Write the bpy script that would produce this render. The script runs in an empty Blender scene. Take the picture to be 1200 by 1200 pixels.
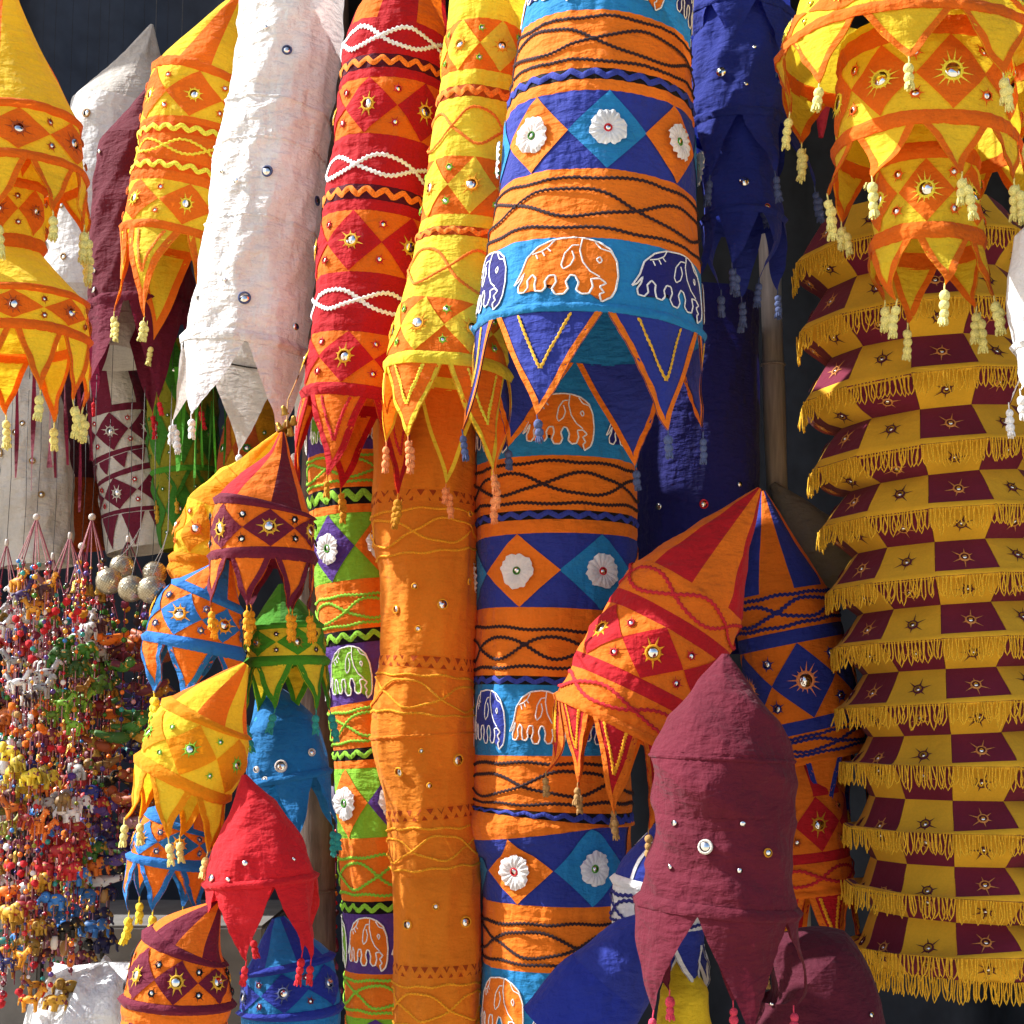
import bpy, bmesh, math, random
import numpy as np
from mathutils import Matrix, Vector

random.seed(7)
RNG = np.random.default_rng(7)
SC = bpy.context.scene
COL = SC.collection
R = math.radians

# ------------------------------------------------------------------ camera
FPX = 1903.0                      # focal length in photograph pixels (1200 wide)
PITCH = R(7.5)
CAM = np.array([0.0, 0.0, 1.5])
cam_data = bpy.data.cameras.new('camera')
cam_data.sensor_width = 36.0
cam_data.lens = 36.0 * FPX / 1200.0
cam_data.clip_start = 0.05
cam_data.clip_end = 2000
cam = bpy.data.objects.new('camera', cam_data)
COL.objects.link(cam)
cam.location = CAM
cam.rotation_euler = (R(90) + PITCH, 0, 0)
SC.camera = cam
FWD = np.array([0, math.cos(PITCH), math.sin(PITCH)])
UPV = np.array([0, -math.sin(PITCH), math.cos(PITCH)])

# ------------------------------------------------------------------ world, sun, exposure
SUN_ELEV = R(43)
SUN_AZ = R(94)                   # from the camera side towards the left of the picture
sun_dir = Vector((-math.sin(SUN_AZ) * math.cos(SUN_ELEV), -math.cos(SUN_AZ) * math.cos(SUN_ELEV), math.sin(SUN_ELEV)))
world = bpy.data.worlds.new('World')
SC.world = world
world.use_nodes = True
wn = world.node_tree
bg = wn.nodes['Background']
sky = wn.nodes.new('ShaderNodeTexSky')
sky.sky_type = 'NISHITA'
sky.sun_disc = False
sky.sun_elevation = SUN_ELEV
sky.sun_rotation = math.atan2(sun_dir.x, sun_dir.y)
sky.air_density = 1.0
sky.dust_density = 2.5
sky.ozone_density = 0.6
wn.links.new(sky.outputs[0], bg.inputs[0])
bg.inputs[1].default_value = 0.12
sun_data = bpy.data.lights.new('sun', 'SUN')
sun_data.energy = 5.0
sun_data.angle = R(0.53)
sun_data.color = (1.0, 0.98, 0.945)
sun = bpy.data.objects.new('sun', sun_data)
COL.objects.link(sun)
sun.rotation_euler = sun_dir.to_track_quat('Z', 'Y').to_euler()
SC.view_settings.view_transform = 'Standard'
SC.view_settings.look = 'None'
SC.view_settings.exposure = 0.92
SC.view_settings.gamma = 1.0
SC.render.engine = 'CYCLES'
SC.cycles.use_denoising = True
SC.cycles.max_bounces = 7
SC.cycles.diffuse_bounces = 4
SC.cycles.glossy_bounces = 3
SC.cycles.transmission_bounces = 5
SC.cycles.sample_clamp_indirect = 6.0
SC.cycles.caustics_reflective = False
SC.cycles.caustics_refractive = False

# ------------------------------------------------------------------ pixels to places
def ray(px, py):
    px = np.asarray(px, float); py = np.asarray(py, float)
    d = FWD + ((px - 600) / FPX)[..., None] * np.array([1.0, 0, 0]) + ((600 - py) / FPX)[..., None] * UPV
    return d

def P(px, py, Y):
    d = ray(px, py)
    return CAM + d * (Y / d[..., 1])[..., None]

def ppm(px, py, Y):               # metres per photograph pixel there
    return float((P(px, py, Y) - CAM) @ FWD) / FPX

# ------------------------------------------------------------------ materials
def lin(h):
    c = [int(h[i:i + 2], 16) / 255 for i in (0, 2, 4)]
    return tuple(x / 12.92 if x <= 0.04045 else ((x + 0.055) / 1.055) ** 2.4 for x in c) + (1,)

HEX = dict(
    yellow='F3D634', lemon='F0E040', paleyellow='E9E08A', orange='F07C1C', deeporange='E8660E', tangerine='F29226', rose='C48C94', fringe='F2BE2C', sungold='F0BA30', amberdull='D08A48', silver='B8B0A8', gold='DBA82C', amber='F0A014',
    red='C41C28', brightred='D3202C', maroon='741E38', wine='6B1C30', darkmaroon='56142A', pink='D8405E',
    blue='2C3A98', royal='22339A', navy='1F2170', deepnavy='181848', cyan='2484C2', sky='2F7FD0', azure='1F74B4',
    white='EEEEEE', offwhite='D9D2C8', green='4C9A26', lime='86C232', leaf='3C7E22', teal='2C9A94', purple='5A3A8E',
    brown='2A141C', black='120C10', rust='B4501A', olive='8C8A1E', peach='F0945A', slate='4C5A86', grey='84827E', tan='B08850',
    ochre='C98A12', dusk='5B2A34')
MATS = {}

def nodes_of(name):
    m = bpy.data.materials.new(name)
    m.use_nodes = True
    t = m.node_tree
    return m, t, t.nodes['Principled BSDF'], t.nodes['Material Output']

def cloth(c, transl=0.30, crinkle=0.5):
    key = ('cloth', c, transl, crinkle)
    if key in MATS: return MATS[key]
    m, t, b, out = nodes_of('cloth_' + c)
    N, L = t.nodes, t.links
    tc = N.new('ShaderNodeTexCoord')
    n1 = N.new('ShaderNodeTexNoise'); n1.inputs['Scale'].default_value = 9; n1.inputs['Detail'].default_value = 5
    L.new(tc.outputs['Object'], n1.inputs['Vector'])
    n2 = N.new('ShaderNodeTexNoise'); n2.inputs['Scale'].default_value = 260; n2.inputs['Detail'].default_value = 2
    L.new(tc.outputs['Object'], n2.inputs['Vector'])
    mx = N.new('ShaderNodeMath'); mx.operation = 'ADD'
    mr = N.new('ShaderNodeMapRange'); mr.inputs[1].default_value = 0.3; mr.inputs[2].default_value = 0.7
    mr.inputs[3].default_value = 0.84; mr.inputs[4].default_value = 1.10
    L.new(n1.outputs[0], mr.inputs[0])
    mr2 = N.new('ShaderNodeMapRange'); mr2.inputs[1].default_value = 0.3; mr2.inputs[2].default_value = 0.7
    mr2.inputs[3].default_value = -0.04; mr2.inputs[4].default_value = 0.04
    L.new(n2.outputs[0], mr2.inputs[0])
    L.new(mr.outputs[0], mx.inputs[0]); L.new(mr2.outputs[0], mx.inputs[1])
    hsv = N.new('ShaderNodeHueSaturation'); hsv.inputs['Color'].default_value = lin(HEX[c])
    L.new(mx.outputs[0], hsv.inputs['Value'])
    L.new(hsv.outputs[0], b.inputs['Base Color'])
    b.inputs['Roughness'].default_value = 0.85
    b.inputs['Specular IOR Level'].default_value = 0.25
    b.inputs['Sheen Weight'].default_value = 0.08
    # fine creases of washed cotton
    mp = N.new('ShaderNodeMapping'); mp.inputs['Scale'].default_value = (1.0, 1.0, 0.45); mp.inputs['Rotation'].default_value = (0.25, 0.45, 0.3)
    L.new(tc.outputs['Object'], mp.inputs['Vector'])
    mp2 = N.new('ShaderNodeMapping'); mp2.inputs['Scale'].default_value = (1.0, 1.0, 2.6); mp2.inputs['Rotation'].default_value = (0.1, -0.5, 0.2)
    L.new(tc.outputs['Object'], mp2.inputs['Vector'])
    hs = []
    for mm_, sc_, de_ in ((mp, 46, 4), (mp2, 34, 3)):
        wv = N.new('ShaderNodeTexNoise'); wv.inputs['Scale'].default_value = sc_; wv.inputs['Detail'].default_value = de_; wv.inputs['Distortion'].default_value = 0.25
        L.new(mm_.outputs[0], wv.inputs['Vector'])
        hs.append(wv)
    ad = N.new('ShaderNodeMath'); ad.operation = 'ADD'; L.new(hs[0].outputs[0], ad.inputs[0]); L.new(hs[1].outputs[0], ad.inputs[1])
    bp = N.new('ShaderNodeBump'); bp.inputs['Strength'].default_value = crinkle; bp.inputs['Distance'].default_value = 0.009
    L.new(ad.outputs[0], bp.inputs['Height'])
    L.new(bp.outputs[0], b.inputs['Normal'])
    tr = N.new('ShaderNodeBsdfTranslucent'); L.new(hsv.outputs[0], tr.inputs[0]); L.new(bp.outputs[0], tr.inputs['Normal'])
    ms = N.new('ShaderNodeMixShader'); ms.inputs[0].default_value = transl
    L.new(b.outputs[0], ms.inputs[1]); L.new(tr.outputs[0], ms.inputs[2]); L.new(ms.outputs[0], out.inputs[0])
    MATS[key] = m
    return m

def yarn(c):
    key = ('yarn', c)
    if key in MATS: return MATS[key]
    m, t, b, out = nodes_of('yarn_' + c)
    N, L = t.nodes, t.links
    tc = N.new('ShaderNodeTexCoord')
    n = N.new('ShaderNodeTexNoise'); n.inputs['Scale'].default_value = 400; L.new(tc.outputs['Object'], n.inputs['Vector'])
    mr = N.new('ShaderNodeMapRange'); mr.inputs[1].default_value = 0.3; mr.inputs[2].default_value = 0.7; mr.inputs[3].default_value = 0.7; mr.inputs[4].default_value = 1.15
    L.new(n.outputs[0], mr.inputs[0])
    hsv = N.new('ShaderNodeHueSaturation'); hsv.inputs['Color'].default_value = lin(HEX[c]); L.new(mr.outputs[0], hsv.inputs['Value'])
    L.new(hsv.outputs[0], b.inputs['Base Color']); b.inputs['Roughness'].default_value = 0.9
    bp = N.new('ShaderNodeBump'); bp.inputs['Strength'].default_value = 0.5; bp.inputs['Distance'].default_value = 0.002
    L.new(n.outputs[0], bp.inputs['Height']); L.new(bp.outputs[0], b.inputs['Normal'])
    MATS[key] = m
    return m

def mirror_mat():
    if 'mirror' in MATS: return MATS['mirror']
    m, t, b, out = nodes_of('mirror_glass')
    b.inputs['Base Color'].default_value = (0.86, 0.88, 0.87, 1)
    b.inputs['Metallic'].default_value = 1.0
    b.inputs['Roughness'].default_value = 0.10
    N, L = t.nodes, t.links
    tc = N.new('ShaderNodeTexCoord')
    n = N.new('ShaderNodeTexNoise'); n.inputs['Scale'].default_value = 120; L.new(tc.outputs['Object'], n.inputs['Vector'])
    rm = N.new('ShaderNodeMapRange'); rm.inputs[3].default_value = 0.06; rm.inputs[4].default_value = 0.16
    L.new(n.outputs[0], rm.inputs[0]); L.new(rm.outputs[0], b.inputs['Roughness'])
    MATS['mirror'] = m
    return m

def plain(name, hexc, rough=0.6, metal=0.0, scale=30, var=0.3, bump=0.3, spec=0.4, stretch=(1, 1, 1)):
    key = ('plain', name)
    if key in MATS: return MATS[key]
    m, t, b, out = nodes_of(name)
    N, L = t.nodes, t.links
    tc = N.new('ShaderNodeTexCoord')
    mp = N.new('ShaderNodeMapping'); mp.inputs['Scale'].default_value = stretch; L.new(tc.outputs['Object'], mp.inputs['Vector'])
    n = N.new('ShaderNodeTexNoise'); n.inputs['Scale'].default_value = scale; n.inputs['Detail'].default_value = 6; L.new(mp.outputs[0], n.inputs['Vector'])
    mr = N.new('ShaderNodeMapRange'); mr.inputs[1].default_value = 0.25; mr.inputs[2].default_value = 0.75; mr.inputs[3].default_value = 1 - var; mr.inputs[4].default_value = 1 + var * 0.6
    L.new(n.outputs[0], mr.inputs[0])
    hsv = N.new('ShaderNodeHueSaturation'); hsv.inputs['Color'].default_value = lin(hexc); L.new(mr.outputs[0], hsv.inputs['Value'])
    L.new(hsv.outputs[0], b.inputs['Base Color'])
    b.inputs['Roughness'].default_value = rough; b.inputs['Metallic'].default_value = metal; b.inputs['Specular IOR Level'].default_value = spec
    bp = N.new('ShaderNodeBump'); bp.inputs['Strength'].default_value = bump; bp.inputs['Distance'].default_value = 0.004
    L.new(n.outputs[0], bp.inputs['Height']); L.new(bp.outputs[0], b.inputs['Normal'])
    MATS[key] = m
    return m

def felt(c):                       # stuffed ornaments: cloth sprinkled with sequins
    key = ('felt', c)
    if key in MATS: return MATS[key]
    m, t, b, out = nodes_of('felt_' + c)
    N, L = t.nodes, t.links
    tc = N.new('ShaderNodeTexCoord')
    v = N.new('ShaderNodeTexVoronoi'); v.inputs['Scale'].default_value = 8; L.new(tc.outputs['Object'], v.inputs['Vector'])
    cr = N.new('ShaderNodeMapRange'); cr.inputs[1].default_value = 0.20; cr.inputs[2].default_value = 0.26; cr.inputs[3].default_value = 1; cr.inputs[4].default_value = 0
    L.new(v.outputs['Distance'], cr.inputs[0])
    sep = N.new('ShaderNodeSeparateColor'); L.new(v.outputs['Color'], sep.inputs[0])
    gt = N.new('ShaderNodeMath'); gt.operation = 'GREATER_THAN'; gt.inputs[1].default_value = 0.62; L.new(sep.outputs[0], gt.inputs[0])
    mu = N.new('ShaderNodeMath'); mu.operation = 'MULTIPLY'; L.new(cr.outputs[0], mu.inputs[0]); L.new(gt.outputs[0], mu.inputs[1])
    mixc = N.new('ShaderNodeMix'); mixc.data_type = 'RGBA';  mixc.inputs[7].default_value = (0.85, 0.68, 0.32, 1)
    oi = N.new('ShaderNodeObjectInfo')
    rv = N.new('ShaderNodeMapRange'); rv.inputs[3].default_value = 0.3; rv.inputs[4].default_value = 0.9; L.new(oi.outputs['Random'], rv.inputs[0])
    nz = N.new('ShaderNodeTexNoise'); nz.inputs['Scale'].default_value = 4.5; nz.inputs['Detail'].default_value = 1; L.new(tc.outputs['Object'], nz.inputs['Vector'])
    st_ = N.new('ShaderNodeMapRange'); st_.inputs[1].default_value = 0.64; st_.inputs[2].default_value = 0.67; L.new(nz.outputs[0], st_.inputs[0])
    pm = N.new('ShaderNodeMix'); pm.data_type = 'RGBA'; pm.inputs[6].default_value = lin(HEX[c]); pm.inputs[7].default_value = lin(HEX['maroon' if c in ('white', 'yellow', 'gold', 'amber', 'orange', 'lime', 'offwhite') else 'gold'])
    L.new(st_.outputs[0], pm.inputs[0])
    hv = N.new('ShaderNodeHueSaturation'); hv.inputs['Saturation'].default_value = 1.0; L.new(pm.outputs[2], hv.inputs['Color']); L.new(rv.outputs[0], hv.inputs['Value'])
    L.new(hv.outputs[0], mixc.inputs[6])
    L.new(mu.outputs[0], mixc.inputs[0]); L.new(mixc.outputs[2], b.inputs['Base Color'])
    L.new(mu.outputs[0], b.inputs['Metallic'])
    rr = N.new('ShaderNodeMapRange'); rr.inputs[3].default_value = 0.55; rr.inputs[4].default_value = 0.15; L.new(mu.outputs[0], rr.inputs[0]); L.new(rr.outputs[0], b.inputs['Roughness'])
    MATS[key] = m
    return m

# ------------------------------------------------------------------ objects
def mesh_np(name, V, F, mat, smooth=True):
    V = np.asarray(V, float); F = np.asarray(F, np.int32)
    me = bpy.data.meshes.new(name)
    k = F.shape[1]
    me.vertices.add(len(V)); me.vertices.foreach_set('co', V.ravel())
    me.loops.add(F.size); me.loops.foreach_set('vertex_index', F.ravel())
    me.polygons.add(len(F))
    me.polygons.foreach_set('loop_start', np.arange(0, F.size, k, dtype=np.int32))
    me.polygons.foreach_set('loop_total', np.full(len(F), k, np.int32))
    if smooth: me.polygons.foreach_set('use_smooth', np.ones(len(F), bool))
    me.update(calc_edges=True)
    me.materials.append(mat)
    return me

def link(name, me, parent=None):
    o = bpy.data.objects.new(name, me)
    COL.objects.link(o)
    if parent is not None: o.parent = parent
    return o

def tag(o, label, cat, group=None):
    o['label'] = label; o['category'] = cat
    if group: o['group'] = group
    return o

def gridF(nu, nv, wrap=False):
    i = np.arange(nu if wrap else nu - 1); j = np.arange(nv - 1)
    I, J = np.meshgrid(i, j, indexing='ij')
    I2 = (I + 1) % nu
    return np.stack([I * nv + J, I2 * nv + J, I2 * nv + J + 1, I * nv + J + 1], -1).reshape(-1, 4)

def tube(path, rad, sides=5):
    path = np.asarray(path, float); n = len(path)
    T = np.gradient(path, axis=0); T /= np.linalg.norm(T, axis=1)[:, None] + 1e-12
    ref = np.array([0.31, 0.9, 0.2]); A = np.cross(T, ref); A /= np.linalg.norm(A, axis=1)[:, None] + 1e-12
    B = np.cross(T, A)
    a = np.linspace(0, 2 * math.pi, sides, endpoint=False)
    rad = np.broadcast_to(np.asarray(rad, float), (n,))
    V = path[None] + rad[None, :, None] * (np.cos(a)[:, None, None] * A[None] + np.sin(a)[:, None, None] * B[None])
    return V.reshape(-1, 3), gridF(sides, n, True)

def join(parts):
    Vs, Fs, o = [], [], 0
    for V, F in parts:
        Vs.append(V); Fs.append(F + o); o += len(V)
    return np.concatenate(Vs), np.concatenate(Fs)

def ball(c, r, nu=10, nv=7, sq=(1, 1, 1), jit=0.0):
    a = np.linspace(0, 2 * math.pi, nu, endpoint=False); b = np.linspace(0.02, math.pi - 0.02, nv)
    A, B = np.meshgrid(a, b, indexing='ij')
    V = np.stack([np.sin(B) * np.cos(A) * sq[0], np.sin(B) * np.sin(A) * sq[1], np.cos(B) * sq[2]], -1).reshape(-1, 3) * r
    if jit: V = V * (1 + jit * RNG.standard_normal((len(V), 1)))
    return V + np.asarray(c, float), gridF(nu, nv, True)

def lathe(prof, nu=10):
    prof = np.asarray(prof, float)
    a = np.linspace(0, 2 * math.pi, nu, endpoint=False)
    V = np.stack([np.outer(np.cos(a), prof[:, 0]), np.outer(np.sin(a), prof[:, 0]), np.broadcast_to(prof[:, 1], (nu, len(prof)))], -1)
    return V.reshape(-1, 3), gridF(nu, len(prof), True)

def bisected_polygon(pts, nx, ny):
    """flat outline -> small faces, so that it can be laid on a curved cloth"""
    bm = bmesh.new()
    f = bm.faces.new([bm.verts.new((x, y, 0)) for x, y in pts])
    bmesh.ops.triangulate(bm, faces=[f])
    for k in range(1, nx):
        bmesh.ops.bisect_plane(bm, geom=bm.verts[:] + bm.edges[:] + bm.faces[:], plane_co=(k / nx, 0, 0), plane_no=(1, 0, 0))
    for k in range(1, ny):
        bmesh.ops.bisect_plane(bm, geom=bm.verts[:] + bm.edges[:] + bm.faces[:], plane_co=(0, k / ny, 0), plane_no=(0, 1, 0))
    bmesh.ops.triangulate(bm, faces=bm.faces[:])
    bm.verts.index_update()
    V = np.array([v.co[:] for v in bm.verts]); F = np.array([[v.index for v in f.verts] for f in bm.faces])
    bm.free()
    return V[:, :2], F

# elephant of the applique bands, facing right, unit box, y down
_E = [(265, 265), (300, 210), (320, 150), (370, 105), (440, 77), (520, 70), (575, 74), (630, 88), (680, 118), (708, 170), (715, 235), (706, 295), (690, 328),
      (650, 350), (641, 318), (660, 308), (640, 285), (668, 268), (640, 248), (605, 252), (614, 285), (600, 316), (570, 320), (547, 302), (556, 270), (540, 240),
      (520, 236), (502, 265), (514, 295), (498, 320), (462, 320), (446, 296), (462, 265), (456, 236), (430, 236), (414, 262), (420, 288), (404, 306), (376, 302),
      (370, 270), (374, 245), (355, 228), (334, 252), (340, 283), (320, 305), (292, 300), (288, 275), (306, 248), (314, 218), (288, 252)]
ELEPH = [((x - 265) / 450, (y - 70) / 280) for x, y in _E]
EL_LINES = [[((x - 265) / 450, (y - 70) / 280) for x, y in l] for l in (
    [(560, 76), (552, 125), (568, 178), (600, 218), (640, 242)],
    [(548, 104), (520, 106), (490, 140), (478, 190), (488, 210), (518, 192), (532, 160), (520, 130)],
    [(345, 138), (385, 128), (420, 108), (440, 80)],
    [(362, 140), (372, 160)], [(390, 130), (402, 148)], [(412, 116), (428, 130)],
    [(615, 90), (640, 118), (680, 128), (705, 160)],
    [(624, 165), (636, 152), (648, 168), (638, 184), (624, 165)])]
EL_FLAT = bisected_polygon(ELEPH, 9, 5)

# small shared meshes ------------------------------------------------
SHARED = {}
def shared(key, fn):
    if key not in SHARED: SHARED[key] = fn()
    return SHARED[key]

def mirror_mesh(r):
    def mk():
        a = np.linspace(0, 2 * math.pi, 14, endpoint=False)
        V = [(0, 0, 0.0021)] + [(r * math.cos(x), r * math.sin(x), 0.0021) for x in a] + [(r * math.cos(x), r * math.sin(x), 0.0) for x in a]
        F = [(0, 1 + i, 1 + (i + 1) % 14) for i in range(14)]
        for i in range(14):
            j = (i + 1) % 14
            F += [(1 + i, 15 + i, 15 + j), (1 + i, 15 + j, 1 + j)]
        return mesh_np('mirror', V, F, mirror_mat(), False)
    return shared(('mir', round(r, 4)), mk)

def star_mesh(r, c, rays=8, ring=True, ray_len=1.5):
    def mk():
        parts = []
        if ring:
            a = np.linspace(0, 2 * math.pi, 16, endpoint=False)
            prof = [(r * 0.93, 0.0024), (r * 1.08, 0.0032), (r * 1.26, 0.0026), (r * 1.34, 0.0004)]
            parts.append(lathe(prof, 16))
        for k in range(rays):
            an = 2 * math.pi * k / rays + 0.2; w = (0.22 if rays < 12 else 0.13) if ring else 0.5
            L = r * (1 + ray_len) * (0.92 + 0.22 * math.sin(5 * k + 1))
            r0 = r * 1.2 if ring else r * 0.6
            ca, sa = math.cos(an), math.sin(an)
            hw = r * w
            V = np.array([(r0 * ca - hw * sa, r0 * sa + hw * ca, 0.0008), (L * ca, L * sa, 0.0012), (r0 * ca + hw * sa, r0 * sa - hw * ca, 0.0008), (r0 * ca, r0 * sa, 0.0024)])
            parts.append((V, np.array([(0, 1, 3, 3), (3, 1, 2, 2)])[:, :3].repeat(1, 0)))
        # all triangles
        q = []
        for V, F in parts:
            if F.shape[1] == 4: F = np.concatenate([F[:, [0, 1, 2]], F[:, [0, 2, 3]]])
            q.append((V, F))
        V, F = join(q)
        return mesh_np('star_stitch', V, F, yarn(c), True)
    return shared(('star', round(r, 4), c, rays, ring, ray_len), mk)

def flower_mesh(r):
    def mk():
        nu, nv = 54, 7
        a = np.linspace(0, 2 * math.pi, nu, endpoint=False); q = np.linspace(0.12, 1, nv)
        A, Q = np.meshgrid(a, q, indexing='ij')
        lob = 1 + 0.045 * np.sin(8 * A + 0.9 * np.sin(2 * A)) + 0.05 * np.sin(3 * A + 1) + 0.02 * np.sin(17 * A)
        rr = r * Q * (1 + (lob - 1) * Q)
        z = 0.002 + 0.006 * np.sin(Q * math.pi * 0.8) + 0.0022 * Q * np.sin(16 * A + 3 * Q + np.sin(3 * A))
        V = np.stack([rr * np.cos(A), rr * np.sin(A), z], -1).reshape(-1, 3)
        return mesh_np('flower_patch', V, gridF(nu, nv, True), cloth('white', 0.15, 0.5))
    return shared(('flower', round(r, 4)), mk)

def tassel_mesh(c, var, s):
    def mk():
        rs = random.Random(sum(map(ord, c)) * 7 + var)
        parts = [tube([(0, 0, 0.004), (0.0006, 0, -0.003), (0, 0, -0.008)], 0.0009 * s / 0.005, 4)]
        z = -0.008
        for k in range(2 + var % 2):
            rr = s * (1.0 + rs.uniform(-0.1, 0.15))
            parts.append(ball((rs.uniform(-.1, .1) * s, rs.uniform(-.1, .1) * s, z - rr * 0.9), rr, 10, 7, (1, 1, 1.12), 0.035))
            z -= rr * 1.75
        n = 9
        for k in range(n):
            an = 2 * math.pi * k / n
            L = s * rs.uniform(1.0, 1.7)
            ex = s * rs.uniform(0.6, 1.05)
            parts.append(tube([(0.25 * s * math.cos(an), 0.25 * s * math.sin(an), z + 0.5 * s), (ex * 0.75 * math.cos(an), ex * 0.75 * math.sin(an), z - L * 0.35),
                               (ex * math.cos(an), ex * math.sin(an), z - L)], [0.33 * s, 0.36 * s, 0.16 * s], 4))
        V, F = join(parts)
        return mesh_np('tassel', V, F, yarn(c))
    return shared(('tas', c, var, round(s, 4)), mk)

# ------------------------------------------------------------------ cloth lanterns
class Lantern:
    def __init__(s, name, label, Y, st, cat='lantern', group=None, wr=0.0022, wdir='mix', seed=0, sag=0.0, facets=0, fphase=0.0, star='gold', transl=0.38, crinkle=0.7, cell=0.0058, cord=None, wind=0):
        s.Y = Y; s.transl = transl; s.crinkle = crinkle; s.star = star; s.cell = cell
        a = np.array([q[:3] for q in st], float)
        dy = np.array([q[3] if len(q) > 3 else 0.0 for q in st])
        s.tt = a[:, 1]
        k = np.array([ppm(q[0], q[1], Y) for q in a])
        s.k = float(k.mean())
        s.rr = a[:, 2] * k
        C = P(a[:, 0], a[:, 1], Y)
        for i in range(len(a)):
            C[i, 2] = P(a[i, 0], a[i, 1], Y + dy[i] - s.rr[i])[2]
        C[:, 1] = Y + dy
        s.C = C
        s.sag = sag; s.facets = facets; s.fphase = fphase
        rg = np.random.default_rng(100 + seed)
        s.wr = wr; s.seams = None; s.pucker = 0.0 if facets else 0.0011
        n = 7
        if wdir == 'v':   ang = rg.uniform(-0.35, 0.35, n)
        elif wdir == 'h': ang = rg.uniform(1.1, 2.0, n)
        else:             ang = rg.uniform(0, math.pi, n)
        s.wk = np.stack([np.cos(ang), np.sin(ang)], -1) * (2 * math.pi / rg.uniform(0.045, 0.16, n))[:, None]
        s.wp = rg.uniform(0, 6.28, n); s.ww = rg.uniform(0.4, 1.0, n); s.ww /= s.ww.sum()
        s.wq = rg.uniform(8, 22, (n, 2)); s.wp2 = rg.uniform(0, 6.28, n)
        base = C[-1].copy()
        s.o = bpy.data.objects.new(name, None); COL.objects.link(s.o)
        s.o.empty_display_size = 0.05
        s.o.location = base; s.org = base
        tag(s.o, label, cat, group)
        s.rmean = float(s.rr.mean())
        s.rg = rg
        s.mm = lambda c: cloth(c, s.transl, s.crinkle)

    def interp(s, t):
        t = np.asarray(t, float)
        tt, C = s.tt, s.C
        # smooth centre line (Hermite), straight radius between hoops
        m = np.gradient(C, tt, axis=0) if len(tt) > 2 else np.repeat(((C[1] - C[0]) / (tt[1] - tt[0]))[None], 2, 0)
        i = np.clip(np.searchsorted(tt, t) - 1, 0, len(tt) - 2)
        h = (tt[i + 1] - tt[i]); w = (t - tt[i]) / h
        wc = np.clip(w, 0, 1)[:, None]; hh = h[:, None]
        c = (2 * wc**3 - 3 * wc**2 + 1) * C[i] + (wc**3 - 2 * wc**2 + wc) * hh * m[i] + (-2 * wc**3 + 3 * wc**2) * C[i + 1] + (wc**3 - wc**2) * hh * m[i + 1]
        ex = (w - np.clip(w, 0, 1))[:, None] * hh
        c = c + ex * np.where(ex < 0, m[i], m[i + 1])
        r = s.rr[i] + w * (s.rr[i + 1] - s.rr[i])
        ws = np.clip(w, 0, 1)
        r = r - s.sag * 4 * ws * (1 - ws) * np.minimum(1, h * s.k / 0.15)
        return c, r

    def S(s, u, t, off=0.0):
        u = np.asarray(u, float).ravel(); t = np.asarray(t, float).ravel()
        c, r = s.interp(t)
        e = 2.0
        c1, _ = s.interp(t + e); c0, _ = s.interp(t - e)
        T = c1 - c0; T[:, 1] = 0; T /= np.linalg.norm(T, axis=1)[:, None]
        A = np.stack([-T[:, 2], np.zeros(len(t)), T[:, 0]], -1)
        B = np.array([0, -1.0, 0])
        if s.facets:
            n = s.facets
            q = np.mod(u - s.fphase + math.pi / n, 2 * math.pi / n) - math.pi / n
            fr = math.cos(math.pi / n) / np.cos(q)
            r = r * (0.1 + 0.9 * fr)
        uw = np.mod(u + math.pi, 2 * math.pi) - math.pi
        if s.wr:
            X = uw * s.rmean; Z = (t - s.tt[0]) * s.k
            w = np.zeros(len(u))
            for i in range(len(s.wp)):
                ph = s.wk[i, 0] * X + s.wk[i, 1] * Z + s.wp[i] + 1.1 * np.sin(s.wq[i, 0] * X + s.wq[i, 1] * Z + s.wp2[i])
                w += s.ww[i] * (1 - 2 * np.abs(np.sin(ph * 0.5)))
            r = r + s.wr * 2.9 * w * np.clip(r / 0.05, 0, 1)
        if s.seams is not None:
            d = np.abs(t[:, None] - s.seams[None]).min(1) * s.k
            X = uw * s.rmean
            g = np.exp(-(d / 0.02) ** 2) * np.clip(r / 0.05, 0, 1)
            r = r + s.pucker * g * np.sin(X * 2 * math.pi / 0.026 + 1.6 * np.sin(X * 31 + s.wp[0]) + 40 * t * s.k * np.sin(X * 17)) - 1.3 * s.pucker * np.exp(-(d / 0.007) ** 2) * np.clip(r / 0.05, 0, 1)
        r = np.maximum(r, 0.0008) + off
        return c + r[:, None] * (np.sin(u)[:, None] * A + np.cos(u)[:, None] * B)

    def put(s, name, V, F, mat, parent=None, smooth=True):
        me = mesh_np(name, V - s.org, F, mat, smooth)
        return link(name, me, parent or s.o)

    # full ring of cloth
    def ring(s, t0, t1, c, u0=-math.pi, u1=math.pi, name='cloth_band', off=0.0, mat=None):
        _, r = s.interp(np.array([(t0 + t1) / 2]))
        rm = max(float(r[0]), 0.02)
        full = (u1 - u0) > 6.2
        if full:
            nf = max(20, int(rm * R(230) / s.cell)); nb = max(10, nf // 4)
            u = np.concatenate([np.linspace(R(-115), R(115), nf), np.linspace(R(115), R(245), nb + 1)[1:-1]])
        else:
            u = np.linspace(u0, u1, max(4, int(rm * (u1 - u0) / s.cell)))
        nv = max(3, int(abs(t1 - t0) * s.k / s.cell) + 2)
        t = np.linspace(t0, t1, nv)
        U, T = np.meshgrid(u, t, indexing='ij')
        V = s.S(U, T, off)
        return s.put(name, V, gridF(len(u), nv, full), mat or s.mm(c))

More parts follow.
